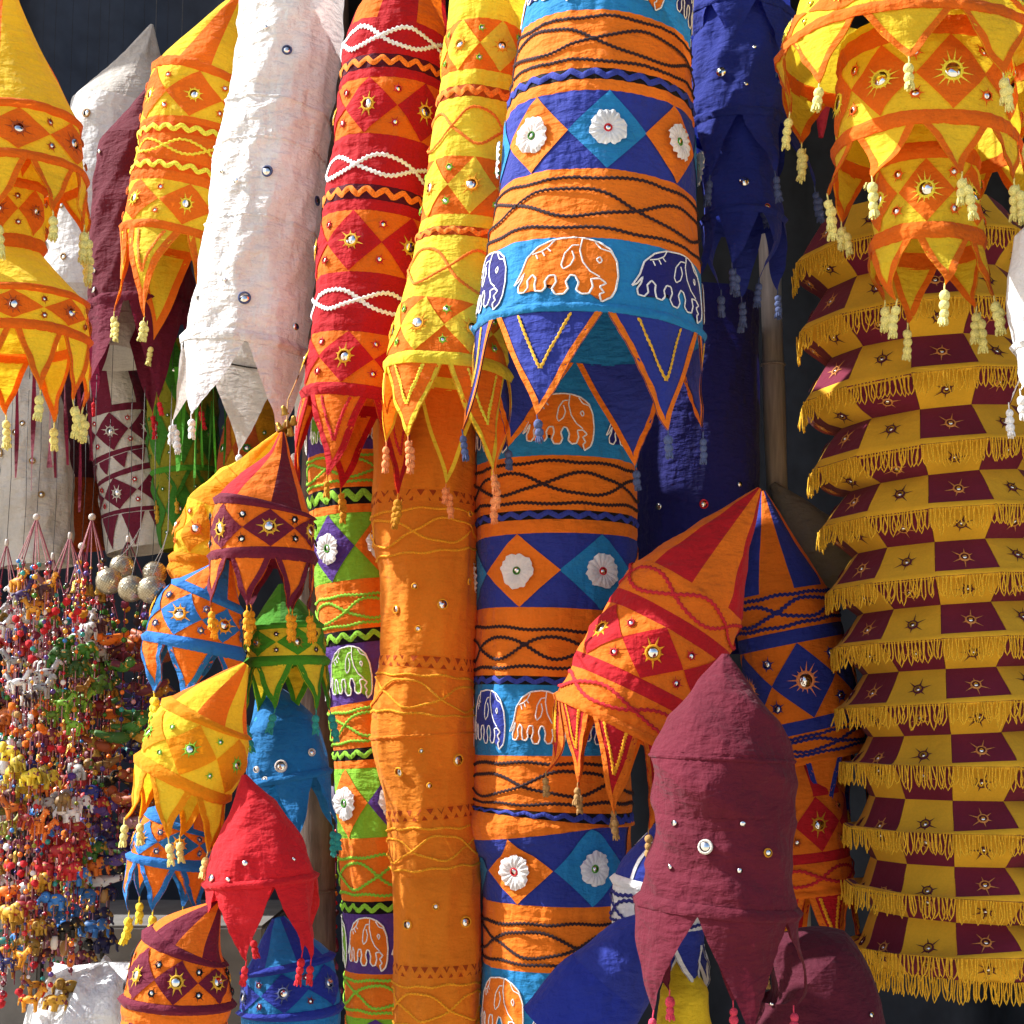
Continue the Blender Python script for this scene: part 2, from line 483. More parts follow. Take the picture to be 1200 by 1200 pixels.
    # four-cornered (or three-cornered) piece laid on the cloth
    def piece(s, corners, c, name, off=0.0020, parent=None, mat=None):
        q = np.array(corners, float)
        if len(q) == 3: q = np.array([q[0], q[1], q[2], q[2]])
        dx = max(np.ptp(q[:, 0]) * s.rmean, np.ptp(q[:, 1]) * s.k)
        n = int(np.clip(dx / (s.cell * 0.9), 4, 16)) + 1
        a = np.linspace(0, 1, n)
        I, J = np.meshgrid(a, a, indexing='ij'); I = I.ravel()[:, None]; J = J.ravel()[:, None]
        uv = (1 - I) * (1 - J) * q[0] + I * (1 - J) * q[1] + I * J * q[2] + (1 - I) * J * q[3]
        return s.put(name, s.S(uv[:, 0], uv[:, 1], off), gridF(n, n), mat or s.mm(c), parent)

    # ribbon or braid along a path of (u, t)
    def stroke(s, u, t, c, w=2.4, h=0.0022, teeth=0.0, name='braid', parent=None, step=0.0035, mat=None, base=0.0012):
        u = np.asarray(u, float); t = np.asarray(t, float)
        x = u * s.rmean; z = t * s.k
        d = np.concatenate([[0], np.cumsum(np.hypot(np.diff(x), np.diff(z)))])
        n = max(3, int(d[-1] / step))
        if teeth: n = max(3, int(d[-1] / 0.0040))
        q = np.linspace(0, d[-1], n)
        x = np.interp(q, d, x); z = np.interp(q, d, z)
        tx = np.gradient(x); tz = np.gradient(z); l = np.hypot(tx, tz) + 1e-12
        nx, nz = -tz / l, tx / l
        hw = np.full(n, w * s.k * 0.5)
        j = (np.arange(n) % 2) * 2 - 1
        a = hw * (1 + teeth * j); b = hw * (1 - teeth * j)
        V0 = s.S((x + nx * a) / s.rmean, (z + nz * a) / s.k, base)
        V1 = s.S(x / s.rmean, z / s.k, base + h)
        V2 = s.S((x - nx * b) / s.rmean, (z - nz * b) / s.k, base)
        V = np.stack([V0, V1, V2], 1).reshape(-1, 3)
        return s.put(name, V, gridF(n, 3), mat or yarn(c), parent)

    def frame(s, u, t, off=0.0):
        e = 0.004
        p = s.S([u], [t], off)[0]
        a = s.S([u + e / s.rmean], [t], off)[0] - s.S([u - e / s.rmean], [t], off)[0]
        b = s.S([u], [t - e / s.k], off)[0] - s.S([u], [t + e / s.k], off)[0]
        a = Vector(a).normalized(); n = a.cross(Vector(b)).normalized(); b = n.cross(a)
        return Matrix(((a.x, b.x, n.x, p[0] - s.org[0]), (a.y, b.y, n.y, p[1] - s.org[1]), (a.z, b.z, n.z, p[2] - s.org[2]), (0, 0, 0, 1)))

    def at(s, name, me, u, t, off=0.0, parent=None, rot=0.0, tilt=0.0):
        o = link(name, me, parent or s.o)
        o.matrix_local = s.frame(u, t, off) @ Matrix.Rotation(rot, 4, 'Z') @ Matrix.Rotation(tilt * s.rg.normal(), 4, 'X') @ Matrix.Rotation(tilt * s.rg.normal(), 4, 'Y')
        return o

    def motif(s, u, t, r=6.0, c=None, rays=8, parent=None, off=0.0018, mirror=True, ray_len=1.5):
        c = c or s.star
        rr = r * s.k
        rot = s.rg.uniform(0, 6.28)
        if c != 'none': s.at('star_stitch', star_mesh(rr, c, rays, True, ray_len), u, t, off, parent, rot, 0.05)
        if mirror: s.at('mirror', mirror_mesh(rr), u, t, off, parent, 0, 0.16)

    def spot(s, px, py, r=4, c='none', rays=0):   # a mirror at a place in the photograph, on the visible side
        cc, rad = s.interp(np.array([py]))
        cx = 600 + (cc[0, 0]) / ((cc[0] - CAM) @ FWD) * FPX
        rp = rad[0] / s.k
        u = math.asin(max(-0.97, min(0.97, (px - cx) / rp)))
        s.motif(u, py, r, c, rays)

    # ---------------- bands
    def bands(s, t0, specs):
        s.seams = np.array([t0] + [q[0] for q in specs], float)
        for sp in specs:
            t1, kind = sp[0], sp[1]
            getattr(s, 'b_' + kind)(t0, t1, *sp[2:])
            t0 = t1
        return s

    def b_p(s, t0, t1, c):
        s.ring(t0, t1, c)

    def b_r(s, t0, t1, c):                     # rolled seam over a cane hoop
        s.ring(t0, t1, c)
        u = np.linspace(-math.pi, math.pi, 90)
        s.stroke(u, np.full(90, (t0 + t1) / 2), c, w=(t1 - t0) * 0.95, h=0.0045, name='rolled_seam', mat=s.mm(c), step=0.006)

    def b_g(s, t0, t1, cols, n, ph=0.0, seam=None):
        for k in range(n):
            a = R(ph) + 2 * math.pi * k / n
            s.ring(t0, t1, cols[k % len(cols)], a, a + 2 * math.pi / n, name='cone_panel')
            if seam: s.stroke(np.full(8, a), np.linspace(t0 + 3, t1, 8), seam, w=4, h=0.0012, mat=s.mm(seam), name='seam_strip')

    def b_w(s, t0, t1, c, bc, n=3.5, lines=True, amp=0.24, w=2.6, ph=None, teeth=0.42, double=True):
        s.ring(t0, t1, c); w = w * 1.3
        ph = s.rg.uniform(0, 3) if ph is None else ph
        u = np.linspace(R(-118), R(118), 140); H = t1 - t0; tc = (t0 + t1) / 2
        jit = 0.03 * H * np.sin(2.3 * u + ph * 3) + 0.02 * H * np.sin(9 * u + ph * 5)
        s.stroke(u, tc + jit + amp * H * np.sin(n * u + ph), bc, w, teeth=teeth)
        if double: s.stroke(u, tc + jit - amp * H * np.sin(n * u + ph + 0.12), bc, w, teeth=teeth, base=0.0026)
        if lines:
            for sg in (-1, 1):
                s.stroke(u, tc + sg * 0.36 * H + jit * sg * 0.8, bc, w, teeth=teeth)

    def b_z(s, t0, t1, c, zc, n=26, w=0.36):
        s.ring(t0, t1, c)
        H = t1 - t0; tc = (t0 + t1) / 2
        m = n * 2 * 236 // 360
        ks = np.arange(m + 1)
        u = R(-118) + R(236) * ks / m
        t = tc + np.where(ks % 2 == 0, -1, 1) * H * 0.26
        # rounded zigzag
        uu = np.linspace(u[0], u[-1], m * 6); tri = np.interp(uu, u, t)
        s.stroke(uu, tri, zc, w=H * w, h=0.002, name='rickrack_trim', step=0.0022, base=0.0016)

    def b_d(s, t0, t1, bgc, cols, n=6, ph=0.0, motif='s', mr=5.5, small=True, sc=None, smallc=None, lo=-118, hi=118, inset=0.0):
        s.ring(t0, t1, bgc)
        tc = (t0 + t1) / 2; H = (t1 - t0) * (0.5 - inset); du = math.pi / n
        for k in range(-n, n + 1):
            uc = R(ph) + 2 * math.pi * k / n
            if not (R(lo) <= uc <= R(hi)): continue
            c = cols[k % len(cols)]
            j = s.rg.normal(0, 0.02, 4)
            pd = s.piece([(uc - du * (1 + j[0]), tc), (uc + j[1] * du, tc - H), (uc + du * (1 + j[2]), tc), (uc + j[3] * du, tc + H)], c, 'diamond_patch')
            if motif == 's':
                s.motif(uc, tc, mr, sc, 9 if mr < 7.5 else 15, pd, 0.0020)
            elif motif == 'f':
                rr = H * 0.45 * s.k
                s.at('flower_patch', flower_mesh(rr), uc, tc, 0.002, pd, s.rg.uniform(0, 6), 0.05)
                ringc = ('brightred', 'green', 'leaf')[int(s.rg.integers(0, 3))]
                s.at('star_stitch', star_mesh(3.6 * s.k, ringc, 0, True), uc, tc, 0.0065, pd)
                s.at('mirror', mirror_mesh(3.4 * s.k), uc, tc, 0.0070, pd, 0, 0.12)
            if small:
                for sg in (-1, 1):
                    um = uc + du
                    if um > R(hi): continue
                    s.motif(um, tc + sg * H * 0.58, mr * 0.5, smallc or sc, 6, None, 0.0018)

    def b_t(s, t0, t1, bgc, c, n=10, ph=0.0, up=False):
        s.ring(t0, t1, bgc); du = math.pi / n
        for k in range(-n, n):
            uc = R(ph) + 2 * math.pi * k / n
            if abs(uc) > R(118): continue
            a, b = (t0 + 1, t1 - 1) if not up else (t1 - 1, t0 + 1)
            s.piece([(uc - du * 0.86, a), (uc + du * 0.86, a), (uc, b)], c, 'triangle_patch')

    def b_h(s, t0, t1, c, dark='rust', n=26):
        s.ring(t0, t1, c); H = t1 - t0
        for k in range(-n // 2, n // 2):
            uc = 2 * math.pi * k / n
            if abs(uc) > R(112): continue
            for sg in (0, 1):
                u0 = uc + (0.5 * 2 * math.pi / n if sg else 0) + s.rg.normal(0, 0.01); du = 0.33 * 2 * math.pi / n
                if sg == 0: q = [(u0 - du, t0 + 1), (u0 + du, t0 + 1), (u0, t0 + H * 0.55)]
                else:       q = [(u0 - du * .8, t1 - 1), (u0 + du * .8, t1 - 1), (u0, t0 + H * 0.60)]
                V = s.S([p[0] for p in q], [p[1] for p in q], 0.0010)
                s.put('cutwork_triangle', V, np.array([(0, 1, 2)]), s.mm(dark), None, False)

    def b_e(s, t0, t1, bgc, cols, n, ph, wd, line='white', hfrac=0.86, lw=1.7):
        s.ring(t0, t1, bgc)
        H = (t1 - t0) * hfrac; tt0 = (t0 + t1) / 2 - H / 2
        for k in range(-n, n + 1):
            uc = R(ph) + 2 * math.pi * k / n
            if not -R(128) < uc < R(128): continue
            m = lambda q: (uc + R(wd) * (q[:, 0] - 0.5), tt0 + H * q[:, 1])
            V2, F = EL_FLAT
            u, t = m(V2)
            e = s.put('elephant_patch', s.S(u, t, 0.0020), F, s.mm(cols[k % len(cols)]))
            o = np.array(ELEPH + ELEPH[:1])
            u, t = m(o); s.stroke(u, t, line, lw, h=0.0012, name='outline_stitch', parent=e, step=0.003, base=0.0024)
            for i, l in enumerate(EL_LINES):
                u, t = m(np.array(l)); s.stroke(u, t, line, lw * 0.8, h=0.0010, name='outline_stitch', parent=e, step=0.003, base=0.0026)

    # ---------------- hanging points of the hem
    def pennants(s, t, n, ph, ln, c, border=None, bw=7, vb=None, tas=None, tsize=0.0052, fill=0.93, flare=0.03, curl=0.012, lens=None, hang=0.55, inner=None, two=1, sway=0.0, skip=()):
        du = math.pi / n * fill
        for k in range(n):
            if k in skip: continue
            uc = R(ph) + 2 * math.pi * k / n
            L = ln * s.k * (1 + s.rg.normal(0, 0.06)) * (lens[k % len(lens)] if lens else 1)
            c0, r0 = s.interp(np.array([t])); cA, _ = s.interp(np.array([t - 3.0]))
            T = c0[0] - cA[0]; T[1] = 0; T /= np.linalg.norm(T)
            g = (1 - hang) * T + hang * np.array([0, 0, -1.0]); g /= np.linalg.norm(g)
            rad = s.S([uc], [t])[0] - c0[0]; rad /= np.linalg.norm(rad) + 1e-9
            tan = np.cross(rad, g)
            W = du * float(r0[0])
            c1, c2, p1, p2 = s.rg.normal(0, curl * 0.5), s.rg.normal(0, curl * 0.45), s.rg.uniform(0, 6), s.rg.uniform(0, 6)
            sw = s.rg.normal(sway, 0.05) * L
            fl = flare + s.rg.normal(0, 0.06)
            def Fm(a, b, off=0.0):
                a = np.asarray(a, float).ravel(); b = np.asarray(b, float).ravel()
                base = s.S(uc + a * du * (1 - b), np.full(len(a), t))
                x = a * (1 - b)
                rd = L * fl * b + c1 * b * np.sin(3.2 * b + p1) * 2 + c2 * b * np.sin(2.6 * x + p2) * 1.6 + 0.002 * np.sin(11 * b + 5 * x + p1) * b
                return base + g * (b * L)[:, None] + rad * (rd + off)[:, None] + tan * (sw * b * b + 0.003 * b * np.sin(8 * b + p2))[:, None]
            nb = max(7, int(L / 0.008)); na = 9
            A, B = np.meshgrid(np.linspace(-1, 1, na), np.linspace(0, 1, nb), indexing='ij')
            pen = s.put('pennant', Fm(A, B), gridF(na, nb), s.mm(c))
            if border:
                wb = bw * s.k
                parts = []
                for sg in (-1, 1):
                    for of in (0.0013, -0.0013):
                        bb = np.linspace(0, 1, nb + 2); q = np.linspace(0, 1, 4)
                        Q, BB = np.meshgrid(q, bb, indexing='ij')
                        hwid = np.maximum(W * (1 - BB), 1e-5)
                        x = hwid - Q * np.minimum(wb, hwid)
                        a = sg * x / hwid
                        parts.append((Fm(a, BB, of), gridF(4, nb + 2)))
                V, F = join(parts)
                s.put('border', V, F, s.mm(border), pen)
            if vb:
                bb = np.linspace(0.03, 0.55, 9)
                for sg in (-1, 1):
                    x = 0.52 * (1 - bb / 0.55)
                    V = []
                    m = 26; b_ = np.linspace(0.03, 0.56, m); x_ = sg * 0.50 * W * (1 - b_ / 0.56)
                    hw = 1.9 * s.k * (1 + 0.35 * ((np.arange(m) % 2) * 2 - 1))
                    aa = lambda xx: np.clip(xx / (W * (1 - b_)), -1, 1)
                    V = np.stack([Fm(aa(x_ - hw), b_, 0.0014), Fm(aa(x_), b_, 0.0034), Fm(aa(x_ + hw), b_, 0.0014)], 1).reshape(-1, 3)
                    s.put('braid', V, gridF(m, 3), yarn(vb), pen)
            if tas:
                for q in range(two if s.rg.random() < 0.5 else 1):
                    tip = Fm([0], [1.0])[0]
                    o = link('tassel', tassel_mesh(tas, int(s.rg.integers(0, 4)), tsize * 1.14), pen)
                    o.location = tip - s.org + np.array([q * 0.006, 0, -q * 0.01]); o.rotation_euler = (s.rg.normal(0, .12), s.rg.normal(0, .12), s.rg.uniform(0, 6))
        return s

    def hoop(s, t, c='black', r=0.0016, off=-0.004):
        u = np.linspace(-math.pi, math.pi, 64)
        V, F = tube(s.S(u, np.full(64, t), off), r, 5)
        s.put('wire_hoop', V, F, plain('black_wire', '1B1716', 0.5))
        return s

    def cord(s, top_z=3.15, c='offwhite', dx=0.0):
        p = s.C[0]
        n = 6
        path = np.linspace(p, np.array([p[0] + dx, p[1], top_z]), n)
        V, F = tube(path, 0.002, 5)
        s.put('cord', V, F, yarn(c))
        return s

# ================================================================== the setting
def structure(o): o['kind'] = 'structure'; return o

def sheet(name, pts, mat, nx=2, ny=2, fn=None):
    q = np.array(pts, float); a = np.linspace(0, 1, nx); b = np.linspace(0, 1, ny)
    I, J = np.meshgrid(a, b, indexing='ij'); I = I.ravel()[:, None]; J = J.ravel()[:, None]
    V = (1 - I) * (1 - J) * q[0] + I * (1 - J) * q[1] + I * J * q[2] + (1 - I) * J * q[3]
    if fn is not None: V = fn(V, I.ravel(), J.ravel())
    return link(name, mesh_np(name, V, gridF(nx, ny), mat))

structure(sheet('ground', [(-400, -400, 0), (400, -400, 0), (400, 400, 0), (-400, 400, 0)], plain('dusty_paving', 'B3A48C', 0.9, scale=3, var=0.25)))

def box(name, c, d, mat, parent=None, bev=0.006):
    bm = bmesh.new(); bmesh.ops.create_cube(bm, size=1)
    for v in bm.verts: v.co = Vector((v.co.x * d[0], v.co.y * d[1], v.co.z * d[2]))
    bmesh.ops.bevel(bm, geom=bm.edges[:], offset=bev, segments=2, affect='EDGES')
    me = bpy.data.meshes.new(name); bm.to_mesh(me); bm.free(); me.materials.append(mat)
    o = link(name, me, parent); o.location = c
    return o

# back of the stall: a dark cloth with hanging folds
def folds(V, I, J):
    x = V[:, 0]
    V[:, 1] += 0.09 * np.sin(x * 9 + 1.2 * np.sin(x * 4) + 5 * J) + 0.035 * np.sin(x * 23 + J * 9)
    return V
o = sheet('stall_curtain', [(-3.2, 4.7, 0), (3.4, 4.7, 0), (3.4, 4.7, 5.0), (-3.2, 4.7, 5.0)], plain('dark_tarp', '3A404C', 0.85, scale=14, var=0.3), 160, 12, folds)
tag(o, 'dark blue grey tarpaulin hanging in folds at the back of the stall', 'tarpaulin')
o = sheet('stall_side_curtain', [(1.8, 2.5, 0), (1.8, 4.7, 0), (1.8, 4.7, 3.6), (1.8, 2.5, 3.3)], plain('dark_cloth', '1A181C', 0.9), 60, 8,
          lambda V, I, J: V + np.stack([0.05 * np.sin(V[:, 1] * 17), 0 * I, 0 * I], -1))
tag(o, 'black curtain closing the stall behind the fringed tiered lantern', 'curtain')
# awning over the stall
def awn(V, I, J):
    V[:, 2] -= 0.10 * np.sin(I * math.pi * 3) ** 2 + 0.06 * np.sin(J * math.pi)
    return V
o = sheet('awning', [(0.0, 1.8, 3.26), (3.2, 1.8, 3.26), (3.2, 4.75, 3.6), (0.0, 4.75, 3.6)], plain('awning_tarp', '3A4048', 0.8, scale=10), 40, 24, awn)
tag(o, 'grey tarpaulin awning stretched above the hanging lanterns', 'awning')

o = sheet('added_shade_strip', [(-0.64, 2.88, 3.32), (-0.02, 2.88, 3.30), (-0.02, 4.7, 3.62), (-0.64, 4.7, 3.62)], plain('awning_tarp', '3A4048', 0.8, scale=10), 16, 24, awn)  # strip added beside the awning to keep direct sun off the fringed tiers
tag(o, 'narrow grey sheet added overhead to keep the sun off the fringed tiered lantern', 'awning')
o = sheet('added_sun_blocker', [(-1.85, 3.62, 0), (-1.85, 4.7, 0), (-1.85, 4.7, 4.3), (-1.85, 3.62, 4.3)], plain('dark_tarp', '3A404C', 0.85, scale=14, var=0.3), 40, 8,  # out of frame, added to block the sun from the rear left lanterns
          lambda V, I, J: V + np.stack([0.05 * np.sin(V[:, 1] * 15), 0 * I, 0 * I], -1))
tag(o, 'unseen dark sheet added at the left to shade the background lanterns', 'tarpaulin')

def pole(name, label, p0, p1, r0, r1, mat, nodes=(), cat='pole'):
    p0, p1 = np.array(p0, float), np.array(p1, float)
    root = bpy.data.objects.new(name, None); COL.objects.link(root); root.location = p0
    tag(root, label, cat)
    n = 40; w = np.linspace(0, 1, n)
    path = p0 + (p1 - p0) * w[:, None]
    path[:, 0] += 0.006 * np.sin(w * 9); path[:, 1] += 0.005 * np.sin(w * 7 + 1)
    rad = r0 + (r1 - r0) * w + 0.0012 * np.sin(w * 60)
    V, F = tube(path, rad, 20)
    link('shaft', mesh_np('shaft', V - p0, F, mat), root)
    for q in nodes:
        c = p0 + (p1 - p0) * q; c[0] += 0.006 * math.sin(q * 9); c[1] += 0.005 * math.sin(q * 7 + 1)
        r = r0 + (r1 - r0) * q
        a = np.linspace(0, 2 * math.pi, 20)
        V, F = tube(np.stack([c[0] + (r + .001) * np.cos(a), c[1] + (r + .001) * np.sin(a), np.full(20, c[2])], -1), 0.003, 5)
        link('joint', mesh_np('joint', V - p0, F, mat), root)
    return root

a = P(902, 330, 3.46); b = P(914, 600, 3.46); d = (a - b) / (a[2] - b[2])
pole('bamboo_pole', 'weathered grey bamboo pole beside the royal blue lantern', b - d * b[2], b + d * (3.35 - b[2]), 0.025, 0.023, plain('grey_bamboo', 'B4ACA4', 0.7, scale=25, stretch=(6, 6, 0.5), var=0.35), (0.28, 0.42, 0.557, 0.68, 0.8, 0.92))
a = P(372, 900, 3.34); b = P(378, 1090, 3.34)
pole('trunk_post', 'rough grey brown trunk post behind the red lantern', (a[0], 3.34, 0), (a[0], 3.34, 3.35), 0.042, 0.036, plain('rough_bark', '5E5048', 0.9, scale=30, stretch=(3, 3, 0.6), var=0.5, bump=0.8), (0.2, 0.35,))
# bamboo rails that the lanterns hang from
for i, (Y, z, lab) in enumerate(((2.62, 3.10, 'front bamboo rail that the nearest lanterns hang from'), (3.1, 3.14, 'middle bamboo rail carrying the pale and red lanterns'), (3.7, 3.42, 'rear bamboo rail above the background lanterns'))):
    pole('bamboo_rail', lab, (-1.9, Y, z), (2.1, Y, z), 0.018, 0.016, plain('tan_bamboo', 'A08658', 0.6, scale=20), (0.1, 0.25, 0.4, 0.55, 0.7, 0.85), 'rail')
# low stone step at the lower left
zt = P(180, 1085, 3.35)[2]
for i, x in enumerate((-1.62, -1.17, -0.72)):
    o = box('stone_block', (x, 3.6, zt / 2), (0.443, 0.5, zt), plain('grey_stone', '6C6965', 0.9, scale=16, var=0.35, bump=0.6))
    tag(o, ('left grey stone block under the beaded strings', 'grey stone block under the beaded strings beside the plastic bag', 'right grey stone block hidden behind the lantern bunch')[i], 'stone block', 'grey stone blocks of the step')

# ================================================================== the lanterns
# --- top row
L = Lantern('fabric_lantern', 'yellow and orange tiered lantern cut by the left edge, with mirrored diamonds and tassels', 2.20,
            [(6, -38, 2), (10, 112, 84), (10, 176, 90)], seed=1, star='rust', sag=0.004)
L.bands(-38, [(112, 'g', ['yellow', 'yellow', 'orange'], 9, 8, None), (122, 'r', 'orange'), (172, 'd', 'yellow', ['orange'], 7, 25, 's', 6), (183, 'r', 'orange')])
L.pennants(182, 9, 12, 62, 'yellow', 'orange', 7, None, 'paleyellow', 0.0056, two=2)
def sub(L, st, **k):                 # a further tier of the same lantern: borrow its root
    M = Lantern('tier', 'x', L.Y, st, **k)
    bpy.data.objects.remove(M.o); M.o = L.o; M.org = L.org
    M.transl, M.crinkle = L.transl, L.crinkle
    return M
M = sub(L, [(10, 176, 43), (10, 288, 42), (11, 332, 90), (11, 386, 92)], seed=2, star='rust')
M.bands(176, [(207, 't', 'yellow', 'orange', 9, 0), (219, 'r', 'orange'), (274, 'd', 'yellow', ['orange'], 6, 2, 's', 5), (288, 'r', 'orange'), (330, 'p', 'yellow'), (338, 'r', 'orange'),
              (371, 'd', 'yellow', ['orange'], 8, 20, 's', 5), (384, 'r', 'orange')])
M.pennants(383, 9, 0, 68, 'yellow', 'orange', 7, None, 'paleyellow', 0.0056, two=2)

L = Lantern('fabric_lantern', 'off white lantern with a pointed top behind the leftmost yellow lantern', 3.62, [(178, 28, 2), (152, 108, 66), (126, 200, 74), (112, 330, 78), (108, 400, 78)], seed=3, wr=0.003, sag=0.004)
L.bands(28, [(108, 'g', ['offwhite'], 6, 10), (200, 'p', 'white'), (330, 'p', 'white'), (400, 'p', 'offwhite')])
for q in ((118, 135, 4), (66, 283, 5), (90, 240, 3), (95, 300, 3), (74, 235, 3)): L.spot(*q, 'tan', 0)

L = Lantern('fabric_lantern', 'plain maroon lantern with long points between the leftmost yellow and the tall white lantern', 3.42, [(192, 88, 6), (174, 152, 58), (168, 240, 62), (165, 348, 63)], seed=4, wr=0.004, wdir='mix', sag=0.004)
L.bands(88, [(152, 'g', ['wine'], 6, 0), (240, 'p', 'wine'), (340, 'p', 'wine'), (352, 'r', 'maroon')])
L.pennants(350, 5, -38, 112, 'maroon', None, tas='brightred', curl=0.02, two=2)
for q in ((121, 310, 3.4), (119, 333, 4), (125, 170, 2.5)): L.spot(*q)

L = Lantern('fabric_lantern', 'slanting yellow and orange lantern with wavy trims just left of the tall white lantern', 3.22, [(286, -14, 3), (241, 70, 61), (222, 170, 63), (204, 264, 62)], seed=5, star='yellow', wr=0.0028)
L.bands(-14, [(68, 'g', ['orange', 'yellow', 'yellow'], 9, -22), (78, 'r', 'orange'), (133, 'd', 'yellow', ['orange'], 6, 8, 's', 5, True, None, 'deeporange'), (141, 'p', 'orange'), (155, 'z', 'deeporange', 'lemon', 22),
              (186, 'w', 'orange', 'yellow', 4, False, 0.26, 2.2), (199, 'z', 'deeporange', 'lemon', 22), (210, 'p', 'orange'), (258, 'd', 'yellow', ['orange'], 6, 20, 's', 5, True, None, 'deeporange'), (268, 'r', 'orange')])
L.pennants(266, 5, -12, 100, 'yellow', 'orange', 9, 'orange', 'paleyellow', 0.0052, curl=0.018, two=2)

L = Lantern('fabric_lantern', 'tall crinkled white lantern with scattered small mirrors and white points', 3.03, [(344, -60, 60), (342, 0, 62), (320, 156, 66), (303, 290, 69), (288, 396, 77)], seed=6, wr=0.0036, sag=0.003, transl=0.22, crinkle=0.9, cell=0.0055)
L.bands(-60, [(100, 'p', 'white'), (160, 'p', 'white'), (250, 'p', 'white'), (384, 'p', 'white'), (398, 'r', 'white')])
for t in (112, 160, 252): L.stroke(np.linspace(-2, 2, 90), np.full(90, float(t)) + 2 * np.sin(np.linspace(0, 9, 90)), 'white', 3, 0.0024, 0, 'pleat_seam', mat=L.mm('white'))
L.pennants(396, 5, -26, 100, 'white', None, tas='white', tsize=0.0062, curl=0.014, fill=0.97, flare=0.05, two=2).hoop(397)
for q in ((345, 55, 4.5), (320, 32, 3), (323, 199, 5), (287, 212, 3), (268, 198, 2.5), (380, 212, 4.5), (298, 348, 5.5), (352, 367, 4), (275, 329, 2.6), (240, 347, 3)): L.spot(*q, 'slate' if q[2] > 4.4 else 'none', 0)

L = Lantern('fabric_lantern', 'tall red and orange lantern with white wave braids and mirrored diamonds', 2.88, [(482, -40, 40), (468, 22, 62), (458, 130, 65), (444, 240, 67), (431, 370, 66), (420, 462, 66)], seed=7, star='gold', wr=0.0016, cell=0.006)
L.bands(-40, [(20, 'g', ['red', 'orange'], 8, -22), (60, 'w', 'red', 'white', 3.0, False, 0.28, 3.4, 0.6), (76, 'z', 'darkmaroon', 'orange', 20), (88, 'p', 'red'), (156, 'd', 'orange', ['red'], 6, -20, 's', 6, True, None, 'red'),
              (170, 'p', 'red'), (216, 'w', 'red', 'white', 3.0, False, 0.25, 3.4, 1.2), (233, 'z', 'darkmaroon', 'orange', 20), (246, 'p', 'red'), (318, 'd', 'orange', ['red'], 6, -19, 's', 6, True, None, 'red'),
              (330, 'p', 'red'), (372, 'w', 'red', 'white', 3.0, False, 0.27, 3.4, 0.2), (388, 'p', 'red'), (449, 'd', 'orange', ['red'], 6, -13, 's', 6, True, None, 'red'), (464, 'r', 'red')])
L.pennants(462, 5, -18, 96, 'orange', 'red', 8, 'red', 'ochre', 0.0054, curl=0.014, two=2).cord()

L = Lantern('fabric_lantern', 'slim yellow lantern with orange diamonds and orange points between the red and the elephant lantern', 2.70, [(574, -50, 45), (571, 0, 46), (562, 115, 51), (553, 200, 54), (543, 300, 60), (530, 372, 69), (525, 420, 75)], seed=8, star='amber', wr=0.0026, wdir='v')
L.bands(-50, [(20, 'p', 'lemon'), (80, 'd', 'orange', ['lemon'], 6, 26, 's', 5, True, 'amber', 'lime'), (98, 'p', 'lemon'), (112, 'z', 'rust', 'orange', 18, 0.5), (182, 'w', 'lemon', 'orange', 2.6, False, 0.3, 2.6, None, 0.2),
              (250, 'd', 'orange', ['lemon'], 6, 3, 's', 6, True, 'amber', 'lime'), (264, 'p', 'lemon'), (275, 'z', 'rust', 'orange', 18, 0.5), (350, 'w', 'lemon', 'orange', 2.6, False, 0.3, 2.6, 0.5, 0.2),
              (411, 'd', 'orange', ['lemon'], 7, -30, 's', 6, True, 'amber', 'lime'), (426, 'r', 'lemon')])
L.pennants(424, 5, -36, 88, 'orange', 'lemon', 5, 'lemon', 'peach', 0.0054, curl=0.012, lens=[1.0, 1.2, 1.45, 1.2, 1.0], two=2).cord()

L = Lantern('fabric_lantern', 'largest blue and orange lantern with an elephant band and white flowers, navy points below', 2.55, [(722, -90, 92), (711, -10, 98), (703, 100, 110), (700, 190, 115), (694, 281, 126), (690, 363, 134)], seed=9, star='gold', wr=0.0013, wdir='v', transl=0.16, cell=0.006)
L.bands(-90, [(11, 'e', 'cyan', ['orange', 'navy'], 6, 12, 52, 'white', 0.80), (79, 'w', 'orange', 'brown', 2.4, True, 0.22, 2.8, 0.3), (92, 'z', 'black', 'blue', 26, 0.55), (105, 'p', 'orange'),
              (197, 'd', 'blue', ['cyan', 'orange'], 8, 2, 'f', 5, False), (278, 'w', 'orange', 'brown', 2.6, True, 0.20, 2.8, 2.2), (354, 'e', 'cyan', ['orange', 'navy'], 6, -16, 53, 'white', 0.98, 1.9), (365, 'r', 'cyan')])
L.pennants(363, 6, -25, 122, 'blue', 'orange', 8, 'gold', 'slate', 0.0056, fill=0.97, flare=0.04, curl=0.007).cord(3.15)

L = Lantern('fabric_lantern', 'plain royal blue tiered lantern with blue tassels right of the elephant lantern', 2.75, [(872, -60, 46), (868, -4, 62)], seed=10, wr=0.004)
L.bands(-60, [(-12, 'p', 'blue'), (-2, 'r', 'blue')]).pennants(-4, 6, -18, 50, 'blue', None, tas='slate', tsize=0.006, curl=0.02, two=2)
M = sub(L, [(868, -8, 50), (866, 60, 57), (867, 130, 63)], seed=11, wr=0.0045)
M.bands(-8, [(122, 'p', 'blue'), (133, 'r', 'blue')]).pennants(131, 6, -38, 72, 'blue', None, tas='slate', tsize=0.006, curl=0.02, two=2)
M.spot(838, 115 - 34, 5.5); M.spot(876, 54, 2.4); M.spot(866, 98, 2.4)
M = sub(L, [(868, 128, 42), (866, 190, 44), (868, 244, 50)], seed=12, wr=0.004)
M.bands(128, [(238, 'p', 'blue'), (248, 'r', 'blue')]).pennants(246, 6, -12, 76, 'blue', None, tas='slate', tsize=0.006, curl=0.02, two=2)
